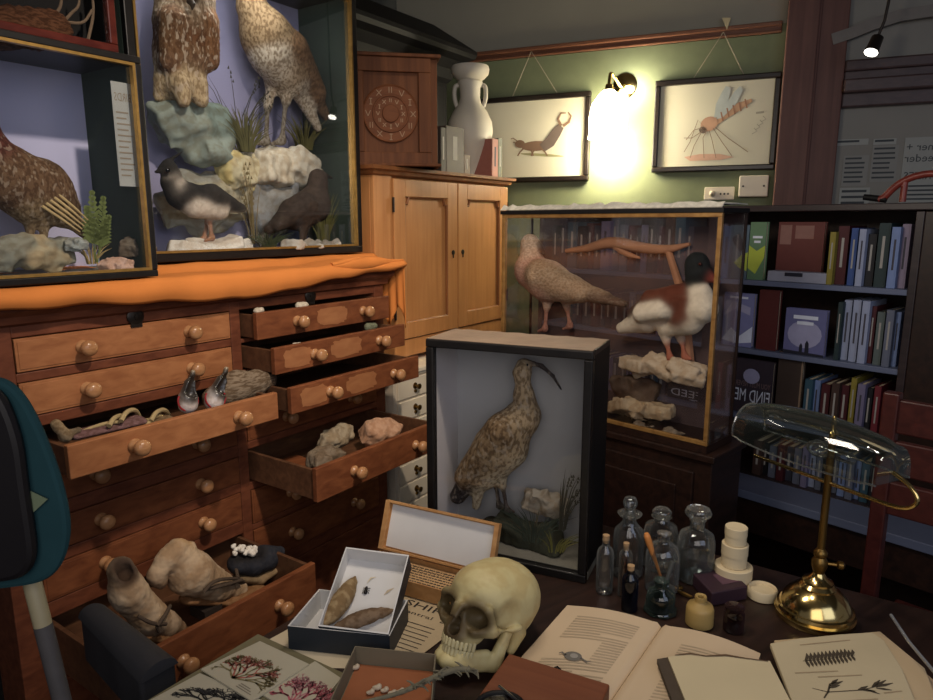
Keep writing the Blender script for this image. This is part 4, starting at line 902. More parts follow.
mb = MB(); mb.box(BK, a, b, -.075, -.02, SZ[0]+.0005, SZ[0]+.036); build('box', mb, M('pale_card', L(140, 142, 156), .7), t, bevel=.002); mb = MB(); mb.box(BK, a+.06, a+.12, -.02, -.019, SZ[0]+.02, SZ[0]+.033); build('label', mb, LDK, t)
cover(722, 752, 293, 1, 'dusk', L(112, 116, 160), 'lavender face-out book with white swirls on the second shelf', [('poly', LSNOW, [(0, .1), (.3, .35), (.6, .2), (1, .4), (1, .1), (.5, .05)]), ('poly', LCLD, [(0, .55), (.4, .7), (.9, .6), (.9, .75), (.3, .85)]), ('polys', LTXT, [[(.2, .9), (.8, .9), (.8, .94), (.2, .94)]])])
cover(757, 777, 290, 1, 'oxblood', L(74, 24, 24), 'plain dark red tall block on the second right shelf', [])
cover(783, 824, 309, 1, 'twilight', L(96, 98, 140), 'dusky face-out book with two small figures on the second shelf', [('poly', LCLD, CIR(.5, .45, .42, .3)), ('poly', LDK, [(.40, .05), (.40, .2), (.44, .26), (.48, .2), (.48, .05)]), ('poly', LDK, [(.54, .05), (.54, .26), (.58, .33), (.63, .26), (.64, .05)]), ('polys', LTXT, [[(.2, .78), (.8, .78), (.8, .86), (.2, .86)], [(.3, .66), (.7, .66), (.7, .73), (.3, .73)]]), ('poly', LDK, [(0, 0), (1, 0), (1, .05), (0, .08)])])
cover(666, 703, 376, 2, 'ink', L(22, 22, 26), 'black face-out book with reversed FEED lettering', [('FEED', LTXT, (.10, .14, .92, .30)), ('poly', LSNOW, [(.6, .06), (.8, .10), (.9, .06), (.7, .02)])])
cover(733, 771, 360, 2, 'night', L(48, 40, 50), 'dark face-out book with reversed FIND ME lettering', [('FIND ME', LTXT, (.04, .22, .96, .24)), ('YOU MUST NEVER', M('dusky_lettering', L(120, 96, 96), .7), (.04, .50, .96, .10)), ('poly', LCLD, CIR(.45, .7, .22, .14))])
cover(776, 801, 352, 2, 'umber', L(66, 42, 36), 'brown face-out panel with a pale edge on the third right shelf', [('polys', M('brown_pale_line', L(130, 110, 90), .7), [[(.0, .0), (1, .0), (1, .04), (0, .04)], [(.93, .04), (1, .04), (1, 1), (.93, 1)]])])
# curved red arm resting on the bookcase top
o = -.10; zt = 1.6385
P = [BK.wp(x, y, o) for x, y in ((878, 205), (884, 198), (893, 188), (905, 180), (919, 175), (936, 173), (960, 178))]
t = thing('bentwood_arm', 'curved red-brown bentwood arm with a dark grip on top of the bookcase', 'bentwood arm', (P[0][0], P[0][1], zt)); RED = wood('red_wood', L(112, 44, 36), L(146, 64, 52), 0, 1, .35)
P[0][2] = max(P[0][2], zt+.014); mb = MB(); mb.tube(P, .011, 10, 2); build('rim', mb, RED, t, smooth=True)
p1 = BK.wp(905, 181, o); p2 = BK.wp(902, 204, o); p2[2] = zt+.004; mb = MB(); mb.tube([p1, p2], .010, 10); build('spoke', mb, RED, t, smooth=True)
a = BK.wp(864, 197, o); b = BK.wp(886, 203, o); b[2] = max(b[2], zt+.012); mb = MB(); mb.tube([a, b], [.010, .011], 10); build('grip', mb, BLACK, t, smooth=True)
# dark red chair at the right edge
cp = onY(889, 430, 1.62); cf = Frame(cp[:2], (cos(A2), -sin(A2)), (sin(A2), cos(A2)))
t = thing('wooden_chair', 'dark red wooden chair with a slatted back between the lamp and the bookcase', 'chair', cf.w(.2, .18, 0)); CHW = wood('chair_wood', L(58, 22, 20), L(84, 38, 32), 0, 1, .4)
for i, z in enumerate((1.07, .965, .86)):
    mb = MB(); mb.box(cf, .0, .42, -.010, .012, z, z+.085); build('back_rail', mb, CHW, t, bevel=.004)
for u in (0, .42): mb = MB(); mb.box(cf, u-.018, u+.018, -.018, .018, 0, 1.17); build('rear_leg', mb, CHW, t, bevel=.004)
mb = MB(); mb.box(cf, -.02, .44, .018, .35, .44, .47); build('seat', mb, CHW, t, bevel=.006)
for u in (0, .42): mb = MB(); mb.box(cf, u-.018, u+.018, .31, .346, 0, .44); build('front_leg', mb, CHW, t, bevel=.003)

# ------------------------------------------------------------------ large pigeon / shelduck case on a dark cabinet
PU0, PU1, PZ0, PZ1 = PC.pix(502, 208)[0], PC.pix(723, 207)[0], .925, 1.618
t = thing('dark_cabinet', 'low dark panelled cabinet under the large glass case of two birds', 'cabinet', PC.w((PU0+PU1)/2, -.15, 0))
mb = MB(); mb.box(PC, PU0-.02, PU1+.02, -.20, 0, 0, PZ0-.022); build('carcass', mb, W_DRK, t, bevel=.003)
mb = MB(); mb.box(PC, PU0-.03, PU1+.03, -.21, .012, PZ0-.022, PZ0-.001); build('top', mb, W_DRK, t, bevel=.003)
for a, b in ((PU0+.03, (PU0+PU1)/2-.01), ((PU0+PU1)/2+.01, PU1-.03)):
    mb = MB(); mb.box(PC, a, b, 0, .012, .12, PZ0-.06); mb.box(PC, a+.05, b-.05, .012, .018, .17, PZ0-.11); build('door', mb, W_DRK, t, bevel=.003)
HAZE = hazy('hazed_back_glass', L(128, 106, 104), .22)  # diffuse haze mixed into the glass, standing for the lit purplish back
t = thing('glass_bird_case', 'large glass case with thin gilt edges holding a pigeon and a shelduck', 'display case', PC.w((PU0+PU1)/2, -.14, PZ0)); dp = .165; e = .013
mb = MB(); mb.box(PC, PU0, PU1, -dp, 0, PZ0, PZ0+.022); build('base_board', mb, W_DRK, t)
mb = MB(); mb.box(PC, PU0-.004, PU1+.004, -dp, .004, PZ1-.012, PZ1); build('top_board', mb, BLACK, t)
mb = MB(); rnd = random.Random(9); n = 40        # torn paper edging along the top
def edge(a, b):
    i = int(a*n); r = random.Random(i).uniform(.0, .012); return PC.w(PU0+(PU1-PU0)*a, -.012+b*(.014+r*.6), PZ1+.002+.010*(1-b)+r*(1-b)*.8)
mb.grid(edge, n, 2); mb.grid(lambda a, b: PC.w(PU0+(PU1-PU0)*a, -.012-b*.145, PZ1+.012+.003*sin(a*60)*sin(b*9)), 40, 4)
build('torn_paper_top', mb, M('worn_pale_paper', L(190, 184, 170), .9, var=.5, vs=60), t, solid=.003)['label'] = 'ragged pale paper edging on top'
GOLDW = wood('thin_gilt_edge', L(120, 84, 44), L(160, 122, 70), 0, 1, .35)
mb = MB()
for q in ((PU0, PU1, PZ0+.022, PZ0+.022+e), (PU0, PU1, PZ1-.012-e, PZ1-.012), (PU0, PU0+e, PZ0+.022+e, PZ1-.012-e), (PU1-e, PU1, PZ0+.022+e, PZ1-.012-e)): mb.box(PC, q[0], q[1], -.012, 0, q[2], q[3])
build('gilt_edge', mb, GOLDW, t, bevel=.002)
for u in (PU0, PU1-.007): mb = MB(); mb.box(PC, u, u+.007, -dp, -dp+.007, PZ0+.022, PZ1-.012); build('rear_post', mb, W_DRK, t)
mb = MB(); mb.box(PC, PU0+e, PU1-e, -.008, -.006, PZ0+.03, PZ1-.02); build('front_pane', mb, PANE, t)
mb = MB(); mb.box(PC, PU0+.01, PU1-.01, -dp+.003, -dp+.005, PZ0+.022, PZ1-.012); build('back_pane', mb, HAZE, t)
for u in (PU0+.004, PU1-.006): mb = MB(); mb.box(PC, u, u+.002, -dp+.01, -.012, PZ0+.022, PZ1-.012); build('side_pane', mb, PANE, t)
# pigeon
o = -.088; s = PixSDF(PC, o, 6); pk, br, dr = L(206, 176, 150), L(164, 136, 108), L(96, 74, 60)
s.pc(530, 243, 9, 532, 248, 9.5, pk); s.pc(531, 250, 9, 530, 266, 14, pk); s.pc(532, 272, 17, 548, 282, 19, L(188, 144, 124)); s.pc(548, 280, 19, 570, 290, 14, pk); s.pc(546, 274, 14, 582, 292, 10, br, do=(.035, .02)); s.pc(572, 288, 11, 604, 297, 5, br, flat=1.2); s.pc(596, 296, 6, 624, 304, 3.5, dr, flat=1.6)
s.pc(538, 246, 3, 544, 253, 1.4, L(70, 52, 48)); s.pc(548, 296, 5, 547, 306, 3, pk); s.pc(547, 304, 2, 545, 329, 1.8, L(170, 118, 100)); s.pc(545, 329, 1.8, 538, 331, 1.3, L(170, 118, 100)); s.pc(560, 298, 5, 561, 306, 3, pk, do=(-.03, -.03)); s.pc(561, 304, 2, 565, 327, 1.8, L(170, 118, 100), do=(-.03, -.03)); s.pc(565, 327, 1.8, 558, 330, 1.3, L(170, 118, 100), do=(-.03, -.03))
pig = bird_obj('pigeon', 'pinkish buff pigeon with speckled wings at the left end of the large glass case', s, .0038, PLUM('pigeon', spots=.55, ss=120, stretch=(1, 1, 1.4), dark=.5, flecks=.15), disp=.001)
eye(pig, PC, o+.024, 528, 242, 1.5, L(14, 8, 8))
# shelduck
s = PixSDF(PC, o, 6); hd, wt, ch = L(26, 28, 28), L(206, 192, 170), L(92, 46, 30)
s.pc(697, 264, 12, 699, 272, 12, hd); s.pc(695, 275, 9, 694, 290, 8, hd, do=(0, 0)); s.pc(708, 276, 5, 718, 282, 3, L(110, 50, 40)); s.pc(700, 296, 13, 702, 308, 16, wt); s.pc(684, 300, 17, 684, 314, 17, ch); s.pc(668, 306, 16, 650, 316, 15, wt)
s.pc(676, 298, 13, 656, 298, 9, ch, do=(.03, .03)); s.pc(656, 300, 8, 634, 312, 4, L(70, 46, 38), do=(.03, .02)); s.pc(670, 308, 10, 650, 312, 9, L(214, 200, 178), do=(.05, .05)); s.pc(645, 320, 13, 622, 328, 6, wt); s.pc(690, 322, 13, 668, 326, 11, wt)
for a, q in ((664, .0), (674, -.03)): s.pc(a, 334, 4, a+2, 340, 3, wt, do=(q, q)); s.pc(a+2, 338, 2.4, a+6, 358, 2.2, L(160, 96, 74), do=(q, q)); s.pc(a+6, 358, 2.2, a+12, 360, 1.6, L(160, 96, 74), do=(q, q))
duck = bird_obj('shelduck', 'black-headed white duck with a chestnut breast band in the large glass case', s, .004, PLUM('duck', spots=.15, ss=50), disp=.0008)
eye(duck, PC, o+.032, 700, 264, 1.6, L(60, 20, 10))
zf = PZ0+.023
rock('rock', 'long pale rock ledge the black-headed duck stands on', PC, -.095, 664, 369, 48, 10, L(190, 170, 144), 21, .5)
rock('rock', 'cream slanting stone below the duck ledge', PC, -.085, 640, 408, 38, 9, L(176, 154, 124), 22, .5)
rock('rock', 'brown upright rock supporting the duck ledge', PC, -.11, 634, 404, 24, 44, L(84, 68, 56), 23, .3, floor=zf)
rock('rock', 'pale stones along the bottom front of the large glass case', PC, -.06, 660, 436, 44, 8, L(132, 116, 98), 24, .4, floor=zf)
rock('rock', 'brown rock plinth under the buff pigeon', PC, -.10, 548, 378, 44, 46, L(110, 92, 78), 25, .5, floor=zf, col2=L(150, 132, 112))
mb = MB()  # reflection of the orange cloth, modelled as a solid branch
P = [PC.wp(x, y, -.14) for x, y in ((566, 251), (590, 248), (612, 241), (640, 248), (668, 250), (690, 244))]; m = mpp(P[0]); mb.tube(P, [2*m, 4*m, 6*m, 5*m, 4*m, 1.5*m], 10, 2)
mb.tube([PC.wp(x, y, -.14) for x, y in ((612, 243), (626, 254), (640, 258))], [4*m, 3*m, 1*m], 8, 1); mb.tube([PC.wp(x, y, -.14) for x, y in ((668, 250), (684, 300), (690, 372))], [3*m, 4*m, 5*m], 8, 1)
tag(build('cloth_reflection', mb, M('orange_reflection', L(150, 104, 76), .85, var=.25), smooth=True, origin=PC.wp(690, 372, -.14)), 'pale reflection of the orange cloth, shaped as a branch behind pigeon and duck', 'branch')

# ------------------------------------------------------------------ desk
DZ = .75
t = thing('desk', 'dark polished wooden desk covered with specimens, bottles and open books', 'desk', CH.w(2.0, 1.35, 0))
mb = MB(); mb.box(CH, 1.62, 2.90, .715, 2.15, DZ-.03, DZ); build('desk_top', mb, W_DESK, t, bevel=.006)
mb = MB()
for q in ((1.68, 2.84, .77, .79), (1.68, 2.84, 2.07, 2.09), (1.67, 1.69, .77, 2.09), (2.83, 2.85, .77, 2.09)): mb.box(CH, q[0], q[1], q[2], q[3], DZ-.13, DZ-.03)
build('apron', mb, W_DESK, t)
for u in (1.67, 2.80):
    for o in (.77, 2.04): mb = MB(); mb.box(CH, u, u+.05, o, o+.05, 0, DZ-.03); build('leg', mb, W_DESK, t, bevel=.004)

# curlew case
CL, CDP, CT = .412, .17, 1.302
def case2():
    t = disp_case('bird_case', 'black glazed box case holding a tall brown curlew, standing on the desk', CC, 0, CL, 0, CDP, DZ+.001, CT, .020, W_CASE, M('pale_grey_backdrop', L(170, 170, 172), .9, var=.05, vs=3), (M('pale_inner_side', L(206, 200, 200), .85, var=.04), BLACK), GROUND, gilt=0)
    mb = MB(); mb.grid(lambda a, b: CC.w(.002+a*(CL-.004), -.003-b*(CDP-.006), CT+.001+.001*sin(a*40)*sin(b*11)), 20, 8); build('dusty_top_paper', mb, M('dusty_brown_top', L(112, 94, 78), .7, var=.35, vs=14), t, solid=.001)
    return t
case2()
o = -.10; s = PixSDF(CC, o, 6); cb, cw, cg = L(176, 152, 118), L(196, 180, 150), L(64, 58, 58)
s.pc(524, 366, 8, 522, 372, 8.5, cb); s.pc(522, 374, 7.5, 524, 396, 9, cb); s.pc(524, 396, 10, 528, 414, 13, L(166, 142, 108)); s.pc(520, 420, 19, 498, 446, 24, cb); s.pc(506, 442, 22, 478, 468, 17, cb); s.pc(512, 452, 15, 486, 478, 12, cw, do=(0, .0))
s.pc(506, 428, 18, 468, 474, 11, L(132, 108, 80), do=(.025, .02)); s.pc(474, 472, 12, 458, 496, 8, cg, flat=1.1); s.pc(480, 480, 8, 476, 506, 4, cw)
for a, b, q in ((500, 492, .0), (488, 486, -.03)): s.pc(a, 470, 7, a+2, 484, 4, cw, do=(q, q)); s.pc(a+2, 482, 2.2, a+7, 510, 1.9, L(90, 80, 76), do=(q, q)); s.pc(a+7, 510, 1.9, a+14, 512, 1.3, L(90, 80, 76), do=(q, q))
s.pc(530, 363, 3.0, 542, 366, 2.2, L(70, 56, 50), k=2); s.pc(542, 366, 2.2, 553, 376, 1.7, L(60, 50, 46), k=2); s.pc(553, 376, 1.7, 561, 389, 1.2, L(50, 42, 40), k=2)
cur = bird_obj('curlew', 'tall streaked brown curlew with a long curved bill in the desk case', s, .0032, PLUM('curlew', flecks=.35, spots=.8, ss=150, stretch=(.7, 1, .45), dark=.32, ang=-.4), disp=.001)
eye(cur, CC, o+.012, 527, 365, 1.4, L(10, 8, 8))
zc = DZ+.022
rock('rock', 'dark mossy ground mound under the curlew', CC, -.10, 512, 544, 62, 34, L(86, 84, 72), 31, .3, floor=zc, col2=L(64, 66, 54))
rock('rock', 'pale rounded stone behind the curlew legs', CC, -.12, 546, 502, 22, 16, L(170, 160, 144), 32, .6)
tuft('grass_tuft', 'dark green grass tuft right of the curlew legs', CC, -.07, 534, 540, 60, 42, 34, L(66, 74, 62), 33, 1.2)
tuft('grass_tuft', 'yellowish grass sprig at the lower right of the curlew case', CC, -.05, 556, 552, 14, 30, 24, L(120, 116, 60), 34, 1.2, lean=8)
tuft('dried_stems', 'dark seed-headed plant at the right side of the curlew case', CC, -.05, 562, 530, 14, 78, 14, L(56, 54, 44), 35, 1.3, heads=True, lean=8)

# ------------------------------------------------------------------ human skull
SK = onz(466, 665, DZ); hd = np.array([-.66, -.75, 0]); hd = hd/np.linalg.norm(hd); SF = Frame(SK[:2], hd, (hd[1], -hd[0])); ks = .0104
# local: u = forward, o = sideways, z up, in units of about a centimetre
bone, bone2 = L(200, 186, 136), L(188, 170, 118)
sk = SDF(.010)
TL = radians(21); SZO = 0.0
def V3(x, y, z):
    x -= 2.0; z -= 1.0; return np.array([(x*cos(TL)-z*sin(TL)-.5)*ks, y*ks, (x*sin(TL)+z*cos(TL)+1.0)*ks+DZ+SZO])
def E(c, r, col=bone, k=.014, sub=False, rot=0): sk.ell(V3(*c), np.array(r)*ks, col, k, sub, rot+TL)
def K(a, b, ra, rb=None, col=bone, k=.008, sub=False): sk.cap(V3(*a), V3(*b), ra*ks, None if rb is None else rb*ks, col, k, sub)
E((-3.0, 0, 12.6), (9.4, 7.5, 6.9), k=.01); E((2.4, 0, 13.0), (5.2, 6.0, 5.2), k=.02); E((-5.0, 0, 8.6), (5.4, 5.4, 3.8), bone2, .02)
E((5.0, 0, 8.4), (3.0, 4.4, 4.4), k=.012); E((6.5, 0, 6.2), (2.5, 3.1, 2.3), k=.012)
for sg in (-1, 1):
    K((7.1, sg*1.0, 12.0), (6.5, sg*4.9, 12.0), 1.05, .85); K((6.4, sg*5.0, 11.8), (5.2, sg*6.0, 9.2), .8, .85); K((7.0, sg*3.5, 7.9), (5.2, sg*6.0, 8.6), 1.0, 1.05); K((5.0, sg*6.0, 8.7), (-1.4, sg*7.0, 9.2), .7, .6, k=.006)
    K((-3.4, sg*5.8, 7.8), (-2.6, sg*5.6, 4.6), 1.5, .9, bone2)
    E((2.4, sg*7.2, 11.2), (2.7, 1.6, 2.8), None, .010, True)
    K((8.5, sg*.55, 11.4), (9.4, sg*.4, 9.6), .6, .42)
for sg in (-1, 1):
    E((8.2, sg*3.3, 10.1), (3.6, 2.15, 1.95), L(84, 70, 46), .004, True)  # darker colour painted into the eye sockets as their shade
E((9.2, 0, 7.2), (2.6, 1.25, 1.0), L(78, 64, 44), .003, True); E((9.2, 0, 8.3), (2.6, .8, 1.3), L(78, 64, 44), .003, True)  # nose opening gets the same painted shade
# mandible
K((8.0, 0, 1.5), (7.4, 1.9, 1.5), 1.4, 1.35, k=.006); K((8.0, 0, 1.5), (7.4, -1.9, 1.5), 1.4, 1.35, k=.006)
for sg in (-1, 1):
    K((7.4, sg*1.9, 1.6), (1.0, sg*5.0, 2.0), 1.3, 1.2, k=.006); K((7.4, sg*1.8, 3.0), (2.6, sg*4.1, 3.7), .9, .85, k=.006); K((1.0, sg*5.0, 2.2), (-.2, sg*5.6, 8.2), 1.4, .9, k=.006)
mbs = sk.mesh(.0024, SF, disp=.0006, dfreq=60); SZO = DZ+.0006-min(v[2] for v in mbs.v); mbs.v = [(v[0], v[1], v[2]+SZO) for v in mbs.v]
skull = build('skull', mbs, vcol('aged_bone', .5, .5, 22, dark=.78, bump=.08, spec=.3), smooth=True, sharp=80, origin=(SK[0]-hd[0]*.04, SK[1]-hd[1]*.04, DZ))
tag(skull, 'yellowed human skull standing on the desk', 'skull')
for nm, zc, rr, hh in (('upper_teeth', 4.95, 1.0, .95), ('lower_teeth', 3.45, .93, .85)):
    ts = SDF(.0008)
    for i in range(-6, 7):
        th = i/6*1.25; x = 4.9+4.0*rr*cos(th)-.2; y = 3.4*rr*sin(th)/sin(1.25); ts.cap(V3(x, y, zc-hh*.55), V3(x, y, zc+hh*.55), .34*ks, .36*ks, L(206, 194, 150))
    build(nm, ts.mesh(.0011, SF), vcol('tooth_enamel', .35, .2, 40, bump=0), skull, smooth=True, sharp=80)

# ------------------------------------------------------------------ boxes
def obox(mb_out, mb_in, rim, down, wall, floor_lift=.006):
    """open tray from four rim corners (order around), a depth vector and a wall thickness"""
    R = [np.array(p, float) for p in rim]; dn = np.array(down, float); c = sum(R)/4
    I = [p+(c-p)/np.linalg.norm(c-p)*wall*1.4 for p in R]; B = [p+dn for p in R]; fl = dn*(1-floor_lift/np.linalg.norm(dn)); IB = [p+fl for p in I]
    n = 4
    for i in range(4):
        j = (i+1) % 4; mb_out.add([R[i], R[j], B[j], B[i]], [(0, 1, 2, 3)]); mb_in.add([R[i], R[j], I[j], I[i]], [(0, 1, 2, 3)]); mb_in.add([I[i], I[j], IB[j], IB[i]], [(0, 1, 2, 3)])
    mb_out.add(B, [(0, 1, 2, 3)]); mb_in.add(IB, [(0, 1, 2, 3)])
BXW = M('white_box_lining', L(212, 210, 208), .7, var=.05); BXD = M('blue_black_box_paper', L(34, 40, 48), .5, var=.2)
zr = DZ+.052
rim = [onz(287.5, 626, zr), onz(389.5, 636, zr), onz(408, 600, zr), onz(319, 589, zr)]
t = thing('specimen_box', 'shallow dark box with white rim underneath the tilted white specimen tray', 'box', (sum(rim)/4)[:2].tolist()+[DZ])
a, b = MB(), MB(); obox(a, b, rim, (0, 0, -(zr-DZ-.002)), .003); build('box_body', a, BXD, t); build('white_lining', b, BXW, t)
rb = [onz(318, 626, zr+.004), onz(388.5, 634.5, zr+.004), onz(409, 555, zr+.085), onz(346, 547, zr+.085)]
nrm = np.cross(rb[1]-rb[0], rb[3]-rb[0]); nrm = nrm/np.linalg.norm(nrm)
if nrm[2] < 0: nrm = -nrm
t2 = thing('specimen_tray', 'white-lined dark specimen box tilted up and holding seed pods and a beetle', 'box', sum(rb)/4-nrm*.035)
a, b = MB(), MB(); obox(a, b, rb, -nrm*.042, .003); build('box_body', a, BXD, t2); build('white_lining', b, BXW, t2)
fp = sum(rb)/4-nrm*.036
def onfl(px, py, lift=.0): return onplane(px, py, fp+nrm*lift, nrm)
def pod(name, label, a, b, r, col, bend, seed, cat='seed pod'):
    m = mpp(onfl(*a)); A = onfl(a[0], a[1], r*m*.8); B = onfl(b[0], b[1], r*m*.6); s = SDF(.004); n = 9; dv = (B-A); sd = np.cross(dv, nrm); sd /= np.linalg.norm(sd)
    pts = [A+dv*i/n+sd*bend*sin(i/n*pi) for i in range(n+1)]; rs = [r*m*max(.12, sin((i/n*.85+.12)*pi)**.8) for i in range(n+1)]
    for i in range(n): s.cap(pts[i], pts[i+1], rs[i], rs[i+1], col)
    o_ = build(name, s.mesh(.0022, disp=.0016, dfreq=90), vcol('dry_pod', .85, .8, 60, dark=.55, bump=.5), smooth=True, sharp=80, origin=A); return tag(o_, label, cat)
pod('seed_pod', 'tan pointed dried seed pod at the left of the white specimen tray', (326, 622), (355, 577), 9.5, L(158, 134, 98), .004, 1)
pod('seed_pod', 'brown long dried seed pod along the front of the white specimen tray', (333, 631), (394, 610), 7.5, L(126, 104, 82), -.006, 2)
t3 = thing('beetle', 'small black beetle pinned in the middle of the white specimen tray', 'insect', onfl(366, 590)); c = onfl(366, 590, .004); m = mpp(c); s = SDF(.001); up = onfl(368, 582, .004)-c; up /= np.linalg.norm(up)
s.cap(c-up*2.6*m, c+up*1.6*m, 2.0*m, 1.6*m, L(22, 18, 18)); s.cap(c+up*2.4*m, c+up*3.4*m, 1.3*m, 1.0*m, L(26, 20, 18)); build('body', s.mesh(.0011), vcol('beetle_shell', .3, 0, bump=0), t3, smooth=True, sharp=80)
mb = MB(); sd = np.cross(up, nrm)
for i in (-1, 0, 1):
    for sg in (-1, 1): mb.tube([c+up*i*1.4*m, c+up*i*2.2*m+sd*sg*2.6*m, c+up*i*3.2*m+sd*sg*3.4*m-nrm*.003], [.35*m]*3, 5)
build('legs', mb, BLACK, t3)
mb = MB(); mb.ribbon([onfl(367, 583, .003), onfl(371, 578, .004), onfl(376, 577, .003)], [.001, .004, .001], nrm); build('wing', mb, PAPER, t3)
mb = MB(); mb.ribbon([onfl(384, 595, .002), onfl(388, 591, .004), onfl(394, 588, .002)], [.001, .006, .001], nrm); tag(build('feather', mb, M('pale_down', L(186, 170, 146), .9), origin=onfl(388, 591)), 'tiny pale feather at the right of the white specimen tray', 'feather')
# wooden slide box with open lid
WB = wood('light_box_wood', L(176, 126, 76), L(206, 160, 108), AC, 1, .45); hz = DZ+.042
H0, H1 = onz(381, 549, hz), onz(494, 578, hz); hv = H1-H0; hv[2] = 0; bk = np.array([-hv[1], hv[0], 0]); bk /= np.linalg.norm(bk); bk = bk if bk[1] > 0 else -bk
T0 = onplane(393, 502, H0, np.cross(hv, [0, 0, 1])*0+bk*.94-np.array([0, 0, .34])); lv = T0-H0; lv -= hv*np.dot(lv, hv)/np.dot(hv, hv)
t = thing('slide_box', 'open light wooden slide box with a white-lined lid leaning back', 'box', H0+hv/2-bk*.05-np.array([0, 0, hz-DZ]))
dpt = .10
rim = [H0, H1, H1-bk*dpt, H0-bk*dpt]
a, b = MB(), MB(); obox(a, b, rim, (0, 0, -(hz-DZ-.006)), .009, .022); build('box_body', a, WB, t); build('inner_rim', b, WB, t)
ux = hv/np.linalg.norm(hv); LH = np.linalg.norm(hv)
mb = MB(); A = H0-bk*(dpt*.92)+ux*.015-np.array([0, 0, .010]); mb.slab([A, A+ux*(LH-.03), A+ux*(LH-.03)+bk*dpt*.84, A+bk*dpt*.84], .002); card = build('index_card', mb, M('tan_index_card', L(196, 158, 112), .8), t)
mb = MB(); rnd = random.Random(4)
for r in range(7):
    x = .012
    while x < LH-.06:
        w = rnd.uniform(.003, .012); q = A+ux*x+bk*(dpt*(.10+.10*r))+np.array([0, 0, .0006]); mb.quad([q, q+ux*w, q+ux*w+bk*.004, q+bk*.004]); x += w+.002
for i in range(24): q = A+ux*(.012+i*(LH-.06)/24)+bk*dpt*.80*.62+np.array([0, 0, .0007]); mb.quad([q, q+ux*.0012, q+ux*.0012+bk*dpt*.26, q+bk*dpt*.26])
build('index_lines', mb, INK, card)
ln = np.cross(ux, lv/np.linalg.norm(lv)); ln = ln if ln[1] < 0 else -ln
lid_r = [H0+ln*.014, H1+ln*.014, H1+lv+ln*.014, H0+lv+ln*.014]; lid_r = [p+np.array([0, 0, .004]) for p in lid_r]
a, b = MB(), MB(); obox(a, b, lid_r, -ln*.016, .0085, .004); lid = build('lid', a, WB, t); build('lid_rim', b, WB, lid)
cc = sum(lid_r)/4; mb = MB(); mb.quad([cc+(p-cc)*np.array([.9, .9, .86])-ln*.0105 for p in lid_r]); build('white_liner', mb, BXW, lid)
# papers on the desk
def sheet(name, label, px, z, mat, cat='paper', grp=None, th=.0012):
    P = [onz(x, y, z) for x, y in px]; t = thing(name, label, cat, sum(P)/len(P)-np.array([0, 0, th]), grp); mb = MB(); mb.prism(P, (0, 0, -th)); build('sheet', mb, mat, t); return t, P
t, P = sheet('newspaper', 'old newspaper sheet with large headline letters beside the skull', ((360, 578), (478, 612), (412, 662), (330, 640)), DZ+.0025, M('old_newsprint', L(188, 168, 136), .85, var=.08))
ux = P[1]-P[0]; W = np.linalg.norm(ux); ux /= W; uy = np.array([-ux[1], ux[0], 0]); zz = np.array([0, 0, .0006])
def at2(px, py): return onz(px, py, DZ+.0025)+zz
mb = MB(); q = at2(404, 604); e = at2(451, 619)-q; lettering(mb, 'SHIRE', q, e/np.linalg.norm(e), uy, np.linalg.norm(e), .022)
q = at2(405, 612); e = at2(446, 625)-q; lettering(mb, 'entral  &', q, e/np.linalg.norm(e), uy, np.linalg.norm(e), .011)
for i in range(9):
    q = at2(404-i*1.6, 620+i*4.2); w = .075*(1-.06*i); mb.quad([q, q+ux*w, q+ux*w-uy*.0022, q-uy*.0022])
build('headline', mb, INK, t)
t, P = sheet('paper_sheet', 'cream paper sheet sticking out beneath the dark specimen box', ((268, 640), (290, 628), (392, 652), (372, 668), (330, 668)), DZ+.0008, PAPER)
def seaweed(label, quad, z, col, seed, base, spread, hgt, nbr, col2=None):
    t, P = sheet('herbarium_sheet', label, quad, z, M('herbarium_card', L(184, 176, 154), .8, var=.05), 'herbarium sheet', 'pressed seaweed sheets', .003)
    ux = P[1]-P[0]; uy = P[3]-P[0]; mb = MB(); rnd = random.Random(seed); mb2 = MB()
    def grow(x, y, a, l, w, d, m_):
        x1 = x+cos(a)*l; y1 = y+sin(a)*l
        if not (.06 < x1 < .94 and .06 < y1 < .94): return
        f = lambda x, y: P[0]+ux*x+uy*y+np.array([0, 0, .0005+.0002*(d % 3)])
        m_.ribbon([f(x, y), f((x+x1)/2+rnd.uniform(-.01, .01), (y+y1)/2), f(x1, y1)], [w, w*.9, w*.7])
        if d > 0:
            for k in range(rnd.choice((2, 2, 3))): grow(x1, y1, a+rnd.uniform(-.75, .75), l*rnd.uniform(.6, .86), w*.80, d-1, m_)
    for i in range(nbr): grow(base[0], base[1], spread[0]+(spread[1]-spread[0])*(i+.5)/nbr, hgt, .0042, 6, mb2 if (col2 and i % 2) else mb)
    build('pressed_seaweed', mb, M('seaweed_%d' % seed, col, .85, var=.3), t)
    if col2: build('pressed_seaweed', mb2, M('seaweed_b%d' % seed, col2, .85, var=.3), t)
    mb = MB(); f = lambda x, y: P[0]+ux*x+uy*y+np.array([0, 0, .0006])
    for i in range(3): mb.quad([f(.62, .06+.04*i), f(.9-.05*i, .06+.04*i), f(.9-.05*i, .075+.04*i), f(.62, .075+.04*i)])
    build('handwriting', mb, INKG, t)
seaweed('white card with dark grey branching seaweed, leftmost of the seaweed sheets', ((150, 700), (262, 734), (262, 700), (200, 673)), DZ+.006, L(58, 56, 56), 41, (.5, .18), (.5, 2.6), .17, 5)
seaweed('white card with green and red feathery seaweed, topmost of the seaweed sheets', ((201, 669), (252, 701), (309, 664), (260, 641)), DZ+.010, L(128, 116, 80), 42, (.45, .15), (.3, 2.8), .17, 7, L(168, 98, 84))
